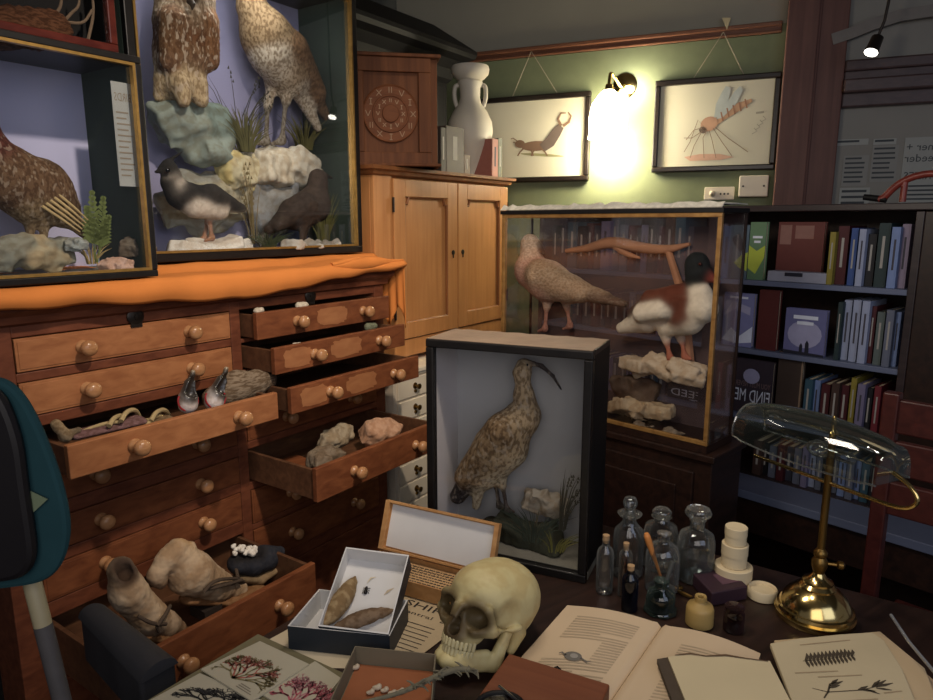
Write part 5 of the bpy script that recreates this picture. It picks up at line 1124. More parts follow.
seaweed('white card with pink seaweed next to the cardboard tray', ((262, 694), (306, 722), (341, 678), (315, 661)), DZ+.0065, L(190, 100, 110), 43, (.5, .12), (.3, 2.8), .17, 7, L(176, 120, 124))
mb = MB(); mb.slab([onz(x, y, DZ+.003) for x, y in ((138, 706), (262, 750), (350, 676), (258, 634))], .0022); tag(build('mounting_board', mb, M('olive_board', L(120, 112, 84), .85), origin=onz(250, 690, DZ)), 'greenish backing board under the seaweed sheets', 'board')
# cardboard tray with shells
zr = DZ+.045; rim = [onz(330, 700, zr), onz(431, 714, zr), onz(436, 654, zr), onz(355, 646, zr)]
t = thing('card_tray', 'grey-brown open cardboard tray with a rust coloured floor and shells', 'tray', (sum(rim)/4)[:2].tolist()+[DZ+.002])
a, b = MB(), MB(); obox(a, b, rim, (0, 0, -.042), .002); build('tray_body', a, M('grey_brown_card', L(120, 110, 90), .85, var=.1), t); build('tray_inside', b, M('grey_brown_card', L(120, 110, 90), .85, var=.1), t)
c = sum(rim)/4; mb = MB(); mb.quad([c+(p-c)*.95+np.array([0, 0, -.0345]) for p in rim]); build('tray_floor', mb, M('rust_floor', L(152, 92, 58), .85, var=.15), t)['label'] = 'rust coloured floor'
rnd = random.Random(8)
for i, (x, y) in enumerate(((355, 669), (377, 689), (384, 692), (392, 695), (400, 693), (370, 694))):
    c = onz(x, y, DZ+.012); m = mpp(c); s = SDF(.001); s.ell(c+np.array([0, 0, .003]), np.array([4.5, 2.8, 2.2])*m*rnd.uniform(.8, 1.1), L(206, 194, 172)); s.ell(c+np.array([.004, .002, .004]), np.array([2.6, 3, 2.5])*m, L(190, 172, 150))
    tag(build('shell', s.mesh(.0013, disp=.0006, dfreq=300), vcol('shell_white', .6, .3, 90, dark=.7), smooth=True, origin=c), ['small pale shell at the back left corner of the cardboard tray', 'small pale shell left of the row on the rust floor', 'small pale shell second in the row on the rust floor', 'small pale shell third in the row on the rust floor', 'small pale shell at the right end of the row on the rust floor', 'small pale shell nearest the front of the cardboard tray'][i], 'shell', 'shells in the cardboard tray')
# lichened twig
mb = MB(); tw = [(478, 672), (462, 668), (446, 672), (428, 680), (408, 690), (386, 697), (352, 704)]; P = [onz(x, y, DZ+.052+.006*sin(i*2)) for i, (x, y) in enumerate(tw)]; m = mpp(P[0]); mb.tube(P, [2*m, 3*m, 3*m, 2.6*m, 2.4*m, 2*m, 1.2*m], 9, 2)
rnd = random.Random(3)
for i in range(46):
    k = rnd.randint(0, 3); q = P[k]+(P[k+1]-P[k])*rnd.random(); v = np.array([rnd.uniform(-1, 1), rnd.uniform(-1, .6), rnd.uniform(-.3, .9)]); L_ = rnd.uniform(6, 12)*m; mb.tube([q, q+v*L_*.6, q+v*L_+np.array([0, 0, -.003])], [1.6*m, 1.1*m, .5*m], 5)
tag(build('lichened_twig', mb, M('grey_lichen', L(112, 106, 88), .95, var=.35, vs=90), smooth=True, origin=P[3]), 'grey lichen-covered twig in front of the skull jaw lying across the cardboard tray', 'twig')
# brown wooden box lid and magnifier
zt = DZ+.05; q4 = [onz(509, 653, zt), onz(610, 684, zt)]; e = q4[1]-q4[0]; pe = np.array([e[1], -e[0], 0]); pe = pe/np.linalg.norm(pe)*.17
mb = MB(); mb.slab([q4[0], q4[1], q4[1]+pe, q4[0]+pe], zt-DZ-.001)
t = thing('wooden_box', 'plain reddish brown wooden box lying between skull and open book', 'box', [*(q4[0]+e/2+pe/2)[:2], DZ+.001])
build('box_body', mb, wood('reddish_box_wood', L(112, 60, 36), L(136, 80, 50), math.atan2(e[1], e[0]), 1, .55), t, bevel=.003)
cl = q4[0]+e*.5; mb = MB(); eu = e/np.linalg.norm(e); mb.tube([cl-eu*.006+np.array([0, .002, -.004]), cl+np.array([0, .004, -.001]), cl+eu*.006+np.array([0, .002, -.004])], .0022, 6); build('catch', mb, DARKMETAL, t)
g0 = onz(500, 704, zt+.012); t = thing('magnifying_glass', 'dark-rimmed magnifying glass with a bright metal handle on the reddish brown box', 'magnifying glass', g0-np.array([0, 0, .011]))
mb = MB(); mb.tube([g0+np.array([cos(a)*.038, sin(a)*.032, -.004]) for a in np.linspace(0, 2*pi, 28)[:-1]], .0045, 8, closed=True); build('rim', mb, BLACK, t, smooth=True)
mb = MB(); mb.lathe(g0+np.array([0, 0, -.004]), [(0, -.002), (.034, 0), (0, .003)], seg=24); build('lens', mb, glass('lens_glass', (.82, .84, .86, 1), .8, .05), t, smooth=True)
mb = MB(); mb.tube([onz(499, 686, zt+.012), onz(516, 700, zt+.012), onz(530, 711, zt+.012)], .0028, 8); build('handle', mb, M('bright_steel', L(220, 220, 224), .12, 1), t, smooth=True)

# ------------------------------------------------------------------ open books and old sheets
def page_fn(tl, tr, br, bl, z, bulge, side):
    A, B, Cc, D = [onz(x, y, DZ+.0) for x, y in (tl, tr, br, bl)]
    def f(a, b):
        p = A*(1-a)*(1-b)+B*a*(1-b)+Cc*a*b+D*(1-a)*b; g = a if side > 0 else 1-a      # g: 0 at the outer edge, 1 at the gutter
        h = z+bulge*sin(min(g*1.1, 1)*pi*.92)*.9 if g < .97 else z*.5
        return np.array([p[0], p[1], DZ+h])
    return f
t = thing('open_book', 'large open book with cream pages and a small engraving, behind the reddish brown box', 'book', onz(640, 660, DZ))
fL = page_fn((567, 612), (661, 631), (606, 712), (480, 712), .016, .010, 1); fR = page_fn((661, 631), (760, 660), (735, 740), (606, 712), .014, .012, -1)
PG = M('warm_book_page', L(206, 182, 150), .8, var=.04, vs=6)
mb = MB(); mb.grid(fL, 22, 6); build('left_page', mb, PG, t, smooth=True, sharp=60); mb = MB(); mb.grid(fR, 22, 6); build('right_page', mb, PG, t, smooth=True, sharp=60)
for f in (fL, fR):
    mb = MB(); rows = 24
    edge = [f(i/rows, 0) for i in range(rows+1)]
    for i in range(rows): a, b = edge[i], edge[i+1]; mb.quad([a, b, np.array([b[0], b[1], DZ+.001]), np.array([a[0], a[1], DZ+.001])])
    s_ = [f(0 if f is fL else 1, i/6) for i in range(7)]
    for i in range(6): a, b = s_[i], s_[i+1]; mb.quad([a, b, np.array([b[0], b[1], DZ+.001]), np.array([a[0], a[1], DZ+.001])])
    build('page_block', mb, M('page_edges', L(190, 164, 130), .85, var=.2, vs=90), t)
up = np.array([0, 0, .0009])
def pquad(mb, f, a0, a1, b0, b1, n=4):
    for i in range(n):
        x0 = a0+(a1-a0)*i/n; x1 = a0+(a1-a0)*(i+1)/n; mb.quad([f(x0, b0)+up, f(x1, b0)+up, f(x1, b1)+up, f(x0, b1)+up])
mb = MB(); mbr = MB(); rnd = random.Random(2)
for i in range(26):
    b0 = .12+i*.030
    if .36 < b0 < .60: pquad(mb, fL, .62, .84, b0, b0+.013, 3); continue
    pquad(mb, fL, .20, .84-(.3*rnd.random() if i % 7 == 6 else 0), b0, b0+.013, 5)
for i in range(20): b0 = .22+i*.036; pquad(mbr, fR, .30, .86, b0, b0+.014, 5)
build('printed_text', mbr, M('page_print', L(178, 158, 130), .85), t)
build('printed_text', mb, M('page_print', L(178, 158, 130), .85), t)
eb = lambda x, y: onz(x, y, DZ+.0275)
mb = MB(); mb.poly([eb(x, y) for x, y in oval(573, 656, 9, 4.5, .12)]); mb.ribbon([eb(566, 655), eb(562, 652), eb(559, 653)], [.004, .004, .002]); mb.ribbon([eb(581, 658), eb(587, 662), eb(591, 661)], [.004, .004, .002]); build('engraving', mb, M('engraving_grey', L(112, 106, 98), .85), t)
mb = MB(); mb.poly([eb(x, y)+np.array([0, 0, .0006]) for x, y in oval(574, 656, 4, 2.4, .12)]); build('engraving_light', mb, M('engraving_pale', L(150, 144, 136), .85), t)
# manuscript with dark spine
t = thing('old_manuscript', 'cream old notebook page with a torn top edge and a dark spine at its left', 'notebook', onz(720, 690, DZ+.028)); z = DZ+.042
P = [onz(x, y, z) for x, y in ((668, 657), (684, 653.5), (700, 656), (722, 654.5), (745, 658), (770, 661), (792, 704), (690, 712))]
mb = MB(); mb.prism(P, (0, 0, -.010)); build('pages', mb, M('old_cream_page', L(202, 186, 150), .85, var=.10, vs=7), t)
mb = MB(); mb.slab([onz(657, 659, z-.004), onz(669, 657, z-.004), onz(692, 714, z-.004), onz(678, 716, z-.004)], .009); build('spine', mb, M('worn_dark_spine', L(74, 62, 50), .8, var=.3), t)['label'] = 'worn dark spine strip'
mb = MB(); mb.ribbon([onz(x, y, z+.0012) for x, y in ((675, 655), (690, 653.5), (706, 656), (726, 655), (748, 658.5), (768, 661))], [.002, .005, .003, .006, .003, .002]); build('torn_edge', mb, M('burnt_edge', L(96, 74, 54), .9), t)
# herbal sheets
t = thing('herbal_sheets', 'stack of curling old sheets with a pressed fern and twig, before the lamp', 'paper stack', onz(850, 670, DZ+.001))
for i, (pts, z) in enumerate(((((780, 640), (884, 634), (945, 690), (960, 725), (810, 725)), DZ+.012), (((774, 640), (880, 631), (925, 668), (945, 720), (805, 725)), DZ+.022), (((770, 643), (800, 638), (840, 634), (872, 632), (884, 640), (902, 668), (922, 716), (800, 722)), DZ+.034))):
    mb = MB(); mb.prism([onz(x, y, z) for x, y in pts], (0, 0, -.010)); build('sheet', mb, M('foxed_sheet_%d' % i, (L(176, 150, 118), L(196, 172, 136), L(196, 180, 146))[i], .85, var=.14, vs=8), t, bevel=.002)
zh = DZ+.0346; hp = lambda x, y: onz(x, y, zh)
PF = M('pressed_fern', L(72, 62, 48), .85, var=.3)
mb = MB(); mb.ribbon([hp(803, 661), hp(826, 659), hp(855, 655)], [.0015, .0012, .001])
for i in range(13):
    x = 806+i*3.8; y = 660.5-i*.42; hl = 7.5 if i < 11 else 6; mb.ribbon([hp(x, y), hp(x+1.5, y-hl*.6), hp(x+.5, y-hl)], [.0045, .006, .001]); mb.ribbon([hp(x, y), hp(x+2.2, y+hl*.5), hp(x+3.5, y+hl*.9)], [.0045, .006, .001])
build('pressed_fern', mb, PF, t)
mb = MB(); mb.ribbon([hp(812, 688), hp(820, 690), hp(828, 692), (hp(845, 691)), hp(862, 690), hp(874, 687)], [.001, .0018, .0022, .002, .002, .0015]); mb.ribbon([hp(824, 698), hp(828, 692), hp(830, 684), hp(836, 682)], [.002, .003, .003, .002])
for a, b in (((830, 686), (843, 681)), ((829, 688), (840, 685)), ((831, 684), (838, 679)), ((862, 690), (876, 691)), ((866, 689), (880, 694)), ((874, 687), (886, 680)), ((876, 687), (893, 683)), ((858, 690), (868, 686)), ((876, 688), (892, 690)), ((872, 687), (880, 680))):
    A, B = hp(*a), hp(*b); mb.ribbon([A, (A+B)/2, B], [.002, .006, .001])
build('pressed_twig', mb, PF, t)
mb = MB()
for i, (x0, y0, x1, y1) in enumerate(((795, 673, 838, 671), (818, 677, 862, 675), (800, 645, 850, 640), (828, 702, 878, 699), (884, 693, 902, 691))): mb.ribbon([hp(x0, y0), hp(x1, y1)], .0028)
build('faint_text', mb, M('faint_brown_ink', L(160, 140, 110), .9), t)
mb = MB(); mb.tube([onz(891, 615, DZ+.055), onz(909, 642, DZ+.050), onz(936, 674, DZ+.046), onz(970, 712, DZ+.046)], .0032, 10); tag(build('glass_rod', mb, M('grey_glass_rod', L(150, 152, 154), .1, .3), smooth=True, origin=onz(909, 642, DZ+.046)), 'thin grey glass rod resting across the right edge of the old sheets', 'rod')

# ------------------------------------------------------------------ bottles, pots and pill boxes
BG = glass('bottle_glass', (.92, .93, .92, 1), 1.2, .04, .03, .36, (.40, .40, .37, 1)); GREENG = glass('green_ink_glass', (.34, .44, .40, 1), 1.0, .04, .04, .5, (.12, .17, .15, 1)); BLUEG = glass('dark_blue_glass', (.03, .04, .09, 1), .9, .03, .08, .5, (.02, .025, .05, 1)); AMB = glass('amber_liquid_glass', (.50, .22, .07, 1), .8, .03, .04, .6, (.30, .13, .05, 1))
CORK = M('cork', L(170, 138, 100), .9, var=.3, vs=120); CREAM = M('cream_pasteboard', L(212, 194, 158), .75, var=.06)
LIQ = glass('clear_liquid', (.72, .76, .76, 1), .5, .02, .02, .3, (.25, .28, .28, 1))
def vessel(name, label, px, py, prof, mat, parts=(), group=None, cat='bottle', m=None, seg=28):
    """prof in photo pixels (radius, height) standing on the desk at the photo pixel"""
    c = onz(px, py, DZ); m = (m or mpp(c)); t = thing(name, label, cat, c+np.array([0, 0, .0008]), group)
    vf = .98
    for pn, pr, pm in ((('glass_body' if cat == 'bottle' else 'body'), prof, mat),)+tuple(parts):
        mb = MB(); mb.lathe(c+np.array([0, 0, .0008]), [(r*m, h*m*vf) for r, h in pr], seg=seg); build(pn, mb, pm, t, smooth=True, sharp=50)
    return t, c, m
GB = 'glass bottles on the desk'
vessel('glass_vial', 'thin clear corked vial at the left end of the bottles', 604, 592, [(6, 0), (8, 1), (8.5, 4), (8.5, 42), (7, 47), (3.4, 51), (3.4, 56), (4, 57)], BG, (('cork', [(3, 54), (3.4, 62), (0, 62)], CORK),), GB)
vessel('glass_decanter', 'clear bottle with a ball stopper above a wide lip', 627, 574, [(13, 0), (15, 2), (15, 40), (14, 48), (8, 55), (6.5, 58), (6.5, 62), (11, 64), (12, 66), (7, 69)], BG, (('stopper', [(4.5, 60), (5, 68), (4, 70), (6.5, 74), (7, 78), (5.5, 82), (0, 84)], BG),), GB)
vessel('glass_jar', 'clear bottle with a flat round stopper between the decanter and the big reagent bottle', 659, 566, [(15, 0), (17, 2), (17, 36), (15, 44), (8, 48), (7, 52), (10, 54)], BG, (('stopper', [(6, 50), (7, 54), (9, 56), (9.5, 59), (7, 62), (0, 62)], BG),), GB)
vessel('reagent_bottle', 'large clear reagent bottle with a flat mushroom stopper, embossed at the front', 694, 578, [(16, 0), (18, 2), (18, 40), (16, 48), (9, 53), (7, 54), (7, 62), (8, 63)], BG, (('stopper', [(6, 55), (6.5, 63), (7, 66), (12, 68), (13, 71), (11, 75), (0, 75)], BG), ('liquid', [(17, 2), (17, 24), (0, 24)], LIQ)), GB)
vessel('glass_bottle', 'clear bottle behind the green inkwell, holding an orange-handled tool', 661, 589, [(15, 0), (16.5, 2), (16.5, 38), (14, 46), (7, 51), (6, 53), (6, 60), (7, 61)], BG, (), GB)
vessel('amber_vial', 'slim corked vial of amber liquid in front of the decanter', 624, 596, [(5, 0), (6.5, 1), (6.5, 46), (5.5, 48), (3, 51), (3, 55)], BG, (('amber_liquid', [(5.6, 1), (5.8, 42), (0, 42)], AMB), ('cork', [(2.6, 50), (3, 58), (0, 58)], CORK)), GB)
vessel('blue_bottle', 'small dark blue square-shouldered bottle with a pale cork', 629, 610, [(7, 0), (8, 1), (8, 33), (7, 37), (4, 40), (4, 44)], BLUEG, (('cork', [(3.2, 42), (3.6, 49), (0, 49)], CORK),), GB, seg=24)
t, c, m = vessel('inkwell', 'squat green glass inkwell with a dark rod standing in it', 660, 611, [(15, 0), (17, 1), (17, 3), (14.5, 5), (15, 16), (13, 21), (7, 25), (6, 29), (8, 32), (8, 34)], GREENG, (('ink', [(13, 4), (13.5, 13), (0, 13)], BLACK),), None, 'inkwell', seg=8)
a = onz(659, 600, DZ+.02); b = a+np.array([.028, .02, .085]); mb = MB(); mb.tube([c+np.array([-.004, 0, .012]), c+np.array([.012, .004, .07]), c+np.array([.024, .008, .112])], [.0035, .0045, .0055], 8); tag(build('dark_rod', mb, M('dark_slate_rod', L(70, 72, 70), .5), smooth=True, origin=c+np.array([-.004, 0, .012])), 'dark grey stirring rod standing in the green inkwell', 'rod')
c = onz(661, 589, DZ); P = [c+np.array([.004, -.012, .010]), c+np.array([-.018, -.014, .070]), c+np.array([-.028, -.014, .095]), c+np.array([-.042, -.014, .135]), c+np.array([-.044, -.014, .144])]
mb = MB(); mb.tube(P, [.003, .0035, .006, .0085, .005], 10, 2); tag(build('orange_spatula', mb, M('orange_handle', L(206, 134, 72), .45, var=.1), smooth=True, origin=P[0]), 'orange-handled spatula leaning in the clear bottle behind the inkwell', 'tool')
vessel('stone_pot', 'small mustard yellow stoneware pot with a narrow neck', 699, 624, [(12, 0), (13.5, 1), (13.5, 17), (12, 21), (6, 24), (5, 26), (6, 29), (5.5, 31), (3, 30), (3, 26)], M('mustard_stoneware', L(168, 140, 84), .45, var=.15), (), None, 'pot')
vessel('small_jar', 'tiny dark red-brown glass jar right of the mustard pot', 733, 630, [(9, 0), (10, 1), (10, 19), (8.5, 22), (9, 24), (9.5, 26), (8, 27)], glass('red_brown_glass', (.16, .07, .06, 1), .9, .04, .06, .6, (.10, .05, .05, 1)), (('contents', [(8.6, 1), (8.8, 20), (0, 20)], M('dark_red_wax', L(70, 34, 32), .5)),), None, 'jar')
c = onz(732, 585, DZ); m = mpp(c); z = .0008
for (r, h, lb) in ((18, 19, 'widest cream round pill box at the bottom of the stack of three'), (12.5, 20, 'middle cream round pill box of the stack of three'), (10.5, 15, 'smallest cream round pill box on top of the stack of three')):
    h *= m*1.15; b = c+np.array([0, 0, z]); t = thing('pill_box', lb, 'pill box', b, 'stacked pill boxes'); mb = MB(); mb.lathe(b, [(r*m*.96, 0), (r*m*.96, h*.5)], seg=32); build('base', mb, CREAM, t, smooth=True); mb = MB(); mb.lathe(b, [(r*m*1.0, h*.5), (r*m, h*.97), (r*m*.95, h), (r*m*.8, h*.985), (0, h*.985)], seg=32); build('lid', mb, CREAM, t, smooth=True, sharp=35); z += h+.0004
vessel('round_cap', 'cream round pill box lid lying alone left of the brass lamp base', 762, 597, [(13, 0), (14, .5), (14, 9), (13, 10.5), (12, 9.5), (11.5, 7.5), (0, 7)], CREAM, (), None, 'cap')
zt = DZ+.034; A, B, Cc = onz(712, 593, zt), onz(748, 586, zt), onz(693, 573, zt); D = A+(Cc-A); q = [Cc, A, B, B+(Cc-A)]
t = thing('purple_box', 'small dark purple box with a lighter lid patch in front of the stacked pill boxes', 'box', [*(sum(q)/4)[:2], DZ+.001]); mb = MB(); mb.slab(q, .033); build('box_body', mb, M('dark_purple_leather', L(54, 34, 44), .55, var=.15), t, bevel=.003)
c = sum(q)/4; mb = MB(); mb.quad([c+(p-c)*.5+(B-A)*.18+np.array([0, 0, .0006]) for p in q]); build('lid_patch', mb, M('faded_mauve', L(92, 64, 76), .6), t)
mb = MB(); mb.tube([onz(676, 590, DZ+.006), onz(684, 594, DZ+.006), onz(692, 597, DZ+.006)], [.004, .005, .003], 8, 1); mb.lathe(onz(679, 587, DZ+.006), [(.009, -.003), (.010, 0), (.006, .003), (0, .003)], seg=14); tag(build('brass_scoop', mb, BRASSD, smooth=True, origin=onz(684, 594, DZ+.002)), 'small brass scoop lying between the inkwell and the purple box', 'scoop')

# ------------------------------------------------------------------ brass banker's lamp
c = onz(814, 616, DZ); m = mpp(c); t = thing('desk_lamp', 'brass desk lamp with a round domed base and a long clear green-tinted glass shade', 'lamp', c)
mb = MB(); mb.lathe(c, [(36*m, 0), (37*m, 2*m), (37*m, 6*m), (35*m, 7*m), (36*m, 9*m), (35*m, 12*m), (33*m, 13*m), (32*m, 16*m), (28*m, 23*m), (22*m, 29*m), (17*m, 32*m), (17*m, 34*m), (14*m, 37*m), (14*m, 39*m), (9*m, 42*m), (6*m, 46*m), (5*m, 48*m)], seg=48); build('base', mb, BRASS, t, smooth=True, sharp=35)
zb = 46*m; mb = MB(); mb.lathe(c+np.array([0, 0, zb]), [(5*m, 0), (5.5*m, 3*m), (7.5*m, 9*m), (7.5*m, 14*m), (5*m, 18*m), (6.5*m, 20*m), (6.5*m, 23*m), (5*m, 25*m), (3.6*m, 27*m)], seg=24); build('collar', mb, BRASSD, t, smooth=True)
mb = MB(); k0 = c+np.array([0, 0, zb+12*m]); mb.tube([k0, k0+np.array([.03, -.01, 0])], .004, 8); mb.lathe(k0+np.array([.030, -.010, 0]), [(.004, 0), (.009, .004), (.009, .012), (.004, .016), (0, .017)], (.95, -.3, 0), 12); build('thumbscrew', mb, BRASSD, t, smooth=True)
zs = 1.052; mb = MB(); mb.tube([c+np.array([0, 0, zb+24*m]), np.array([c[0], c[1], zs+.10])], [3.6*m, 3.4*m], 12); build('stem', mb, BRASSD, t, smooth=True)
a0 = onz(752, 456, zs); a1 = onz(880, 504, zs); mid = np.array([c[0], c[1], zs]); ad = (a1-a0); Lb = np.linalg.norm(ad); ad /= Lb; off = mid-(a0+ad*np.dot(mid-a0, ad)); off[2] = 0; a0 = a0+off; a1 = a1+off
pd = np.array([ad[1], -ad[0], 0]); pd = pd if pd[1] < 0 else -pd
mb = MB(); mb.tube([a0, mid, a1, a1+ad*.045+np.array([0, 0, .004]), a1+ad*.066+np.array([0, 0, .028]), a1+ad*.045+np.array([0, 0, .052]), a1+ad*.012+np.array([0, 0, .066])], [.0042]*7, 10, 3); build('cross_bar', mb, BRASS, t, smooth=True)
SG = glass('pale_green_lamp_glass', (.78, .84, .82, 1), 1.1, .03, .05, .22, (.13, .16, .15, 1))
def shade(a, b):
    th = radians(-12+204*b); tt = a; taper = .80+.20*sin(pi*min(max(tt*1.02, 0), 1)); e = 1 if .06 < tt < .94 else .93
    r = .070*taper*e; return a0+ad*(-.022+tt*(Lb+.035))+pd*cos(th)*r+np.array([0, 0, .060+sin(th)*r*1.12])
mb = MB(); mb.grid(shade, 24, 22)
for aa in (0, 1): ring = [shade(aa, i/22) for i in range(23)]; mb.poly(ring)
build('glass_shade', mb, SG, t, smooth=True, sharp=50)
mb = MB(); mb.tube([shade(i/24, 0) for i in range(25)], .0020, 6); mb.tube([shade(i/24, 1) for i in range(25)], .0020, 6); mb.tube([shade(0, i/22) for i in range(23)], .0022, 6); build('shade_rim', mb, glass('bright_glass_rim', (.9, .92, .9, 1), 1.5, .25, .08, .5, (.5, .52, .5, 1)), t, smooth=True)
mb = MB(); mb.lathe(mid+np.array([0, 0, .10]), [(.007, 0), (.009, .008), (.005, .014), (.004, .04), (0, .044)], seg=14); build('finial', mb, BRASS, t, smooth=True)
mb = MB(); mb.lathe(mid+ad*.05+np.array([0, 0, .065]), [(.010, 0), (.012, .02), (.012, .05), (.016, .06), (.018, .085), (.010, .10), (0, .102)], tuple(ad*-1), 14); build('unlit_bulb', mb, glass('bulb_glass', (.9, .9, .9, 1), .8, .04, .05, .2, (.3, .3, .3, 1)), t, smooth=True)

# ------------------------------------------------------------------ what lies in the drawers
def onface(label): pass
SEED = vcol('cloth_leather', .85, .6, 45, dark=.55, bump=.4)
# rocks in the lower right drawer
for (px, py, rx, ry, cl, sd, lb) in ((337, 438, 20, 12, L(150, 136, 114), 51, 'flat grey-buff rock at the back left of the rock drawer'), (380, 434, 21, 15, L(184, 146, 120), 52, 'pinkish buff blocky rock at the right of the rock drawer'), (326, 458, 23, 10, L(116, 102, 86), 53, 'long grey rock at the front of the rock drawer')):
    rock('drawer_rock', lb, CH, .16 if sd < 53 else .225, px, py, rx, ry, cl, sd, .7, 'rocks in the open drawer', floor=.763, n=4, soft=.6)
mb = MB(); mb.slab([CH.w(2.60, .28, .79), CH.w(2.70, .28, .79), CH.w(2.72, .04, .80), CH.w(2.60, .02, .80)], .018); tag(build('wood_scrap', mb, W_DRW2, origin=CH.w(2.65, .15, .775), bevel=.004), 'flat brown piece of wood at the left of the rock drawer', 'wood scrap')
# small white things in the two upper drawers
for (px, py, o, lb, r) in ((259, 311, .05, 'white lump at the left end of the topmost open drawer', 4), (302, 306, .05, 'flat white object in the middle of the topmost open drawer', 5), (297, 346, .12, 'small grey-white object in the second open drawer', 4), (371, 327, .12, 'greenish object at the right of the second open drawer', 5)):
    s = PixSDF(CH, o, 2); s.pc(px-r*.6, py, r*.8, px+r*.6, py-1, r*.7, L(196, 186, 168) if px != 371 else L(104, 108, 88)); mb = s.mesh(.0022, CH, disp=.0012, dfreq=150); tag(build('drawer_specimen', mb, vcol('pale_specimen', .7, .3, 60), smooth=True, origin=CH.wp(px, py+r, o)), lb, 'specimen')
# gourd-like grey seed case and the two silver shoes in the open left drawer
o = .10
s = PixSDF(CH, o, 6); gc = L(128, 112, 94); s.pc(214, 398, 12, 236, 388, 17, gc, flat=.8); s.pc(236, 388, 17, 256, 383, 13, gc, flat=.8); s.pc(256, 383, 12, 270, 380, 6, gc, flat=.8); s.pc(269, 380, 6.5, 275, 379, 5, L(96, 80, 66), flat=.9); s.pc(276, 379, 2.6, 282, 378, 2, L(40, 32, 28), sub=True)
tag(build('woven_pouch', s.mesh(.0028, CH, disp=.0018, dfreq=70), vcol('woven_fibre', .95, .9, 50, (1, .5, 4), dark=.45, bump=.8, ang=AC), smooth=True, sharp=80, origin=CH.wp(245, 402, o)), 'large grey fibrous woven pouch at the right end of the shoe drawer', 'pouch')
SILV = M('silver_foil', L(206, 198, 196), .25, .6, var=.2, vs=90); REDP = M('red_piping', L(150, 40, 44), .6)
for i, (x, y, lb, dx) in enumerate(((188, 412, 'small silver slipper with red trim, left one of the pair in the drawer', 0), (214, 409, 'small silver slipper with red trim, right one of the pair beside the woven pouch', 7))):
    s = PixSDF(CH, .155, 3); sv = L(206, 196, 192); s.pc(x, y-8, 9.5, x+dx*.2, y-13, 9, sv); s.pc(x+dx*.4, y-15, 8.5, x+2+dx*.8, y-28, 6, L(120, 112, 104)); s.pc(x+3+dx, y-28, 3.2, x+5+dx, y-40, 2.4, L(176, 156, 128))
    s.pc(x+1+dx*.6, y-20, 5.6, x+3.8+dx, y-32, 3.4, L(36, 32, 30), do=(.012, .009), sub=True)
    t = thing('silver_slipper', lb, 'shoe', CH.wp(x, y, .155), 'silver slippers in the drawer'); build('upper', s.mesh(.002, CH, disp=.0006, dfreq=120), vcol('slipper_silver', .3, .35, 70, dark=.55, spec=.6), t, smooth=True, sharp=80)
    P = [CH.wp(x+10*cos(a)+dx*.2, y-11+10*sin(a), .155+.012) for a in np.linspace(-.5, pi+.5, 18)]; mb = MB(); mb.tube(P, .0024, 7); build('red_trim', mb, REDP, t, smooth=True)
# straw sandals at the left of the drawer
STR = vcol('straw_sole', .9, .7, 80, dark=.55, bump=.5)
for i, (x0, y0, x1, y1, lb, pur) in enumerate(((72, 436, 138, 414, 'straw strapped sandal with a faded purple insole at the left of the shoe drawer', True), (128, 428, 168, 414, 'straw sandal loop beside the silver slippers', False))):
    t = thing('straw_sandal', lb, 'sandal', CH.wp((x0+x1)/2, y0, .12), 'straw sandals in the drawer')
    s = PixSDF(CH, .12, 3); s.pc(x0, y0, 4, x1, y1+6, 5, L(112, 84, 84) if pur else L(126, 106, 80), flat=3.2); build('sole', s.mesh(.0028, CH), STR, t, smooth=True, sharp=80)
    m = mpp(CH.wp(x1, y1, .12)); mb = MB()
    for k, (xa, ya, h) in enumerate(((x1-8, y1+4, 9), (x1-20 if pur else x1-12, y1+9, 8))): mb.tube([CH.wp(xa-9, ya+3, .16), CH.wp(xa-4, ya-h*.7, .14), CH.wp(xa+5, ya-h, .11), CH.wp(xa+9, ya-2, .08)], [.006]*4, 8, 2)
    mb.tube([CH.wp(x1-18, y1+8, .15), CH.wp((x0+x1)/2, (y0+y1)/2-2, .13), CH.wp(x0+6, y0-3, .12)], [.004, .005, .004], 8, 2); build('strap', mb, M('pale_straw', L(164, 144, 104), .9, var=.25, vs=90), t, smooth=True)
mb = MB(); s = PixSDF(CH, .13, 3); s.pc(56, 424, 5, 66, 436, 6, L(140, 120, 92)); s.pc(66, 436, 6, 78, 430, 3, L(112, 100, 84)); tag(build('straw_bundle', s.mesh(.0026, CH, disp=.002, dfreq=80), STR, smooth=True, origin=CH.wp(66, 440, .13)), 'small frayed straw bundle at the far left of the shoe drawer', 'bundle')
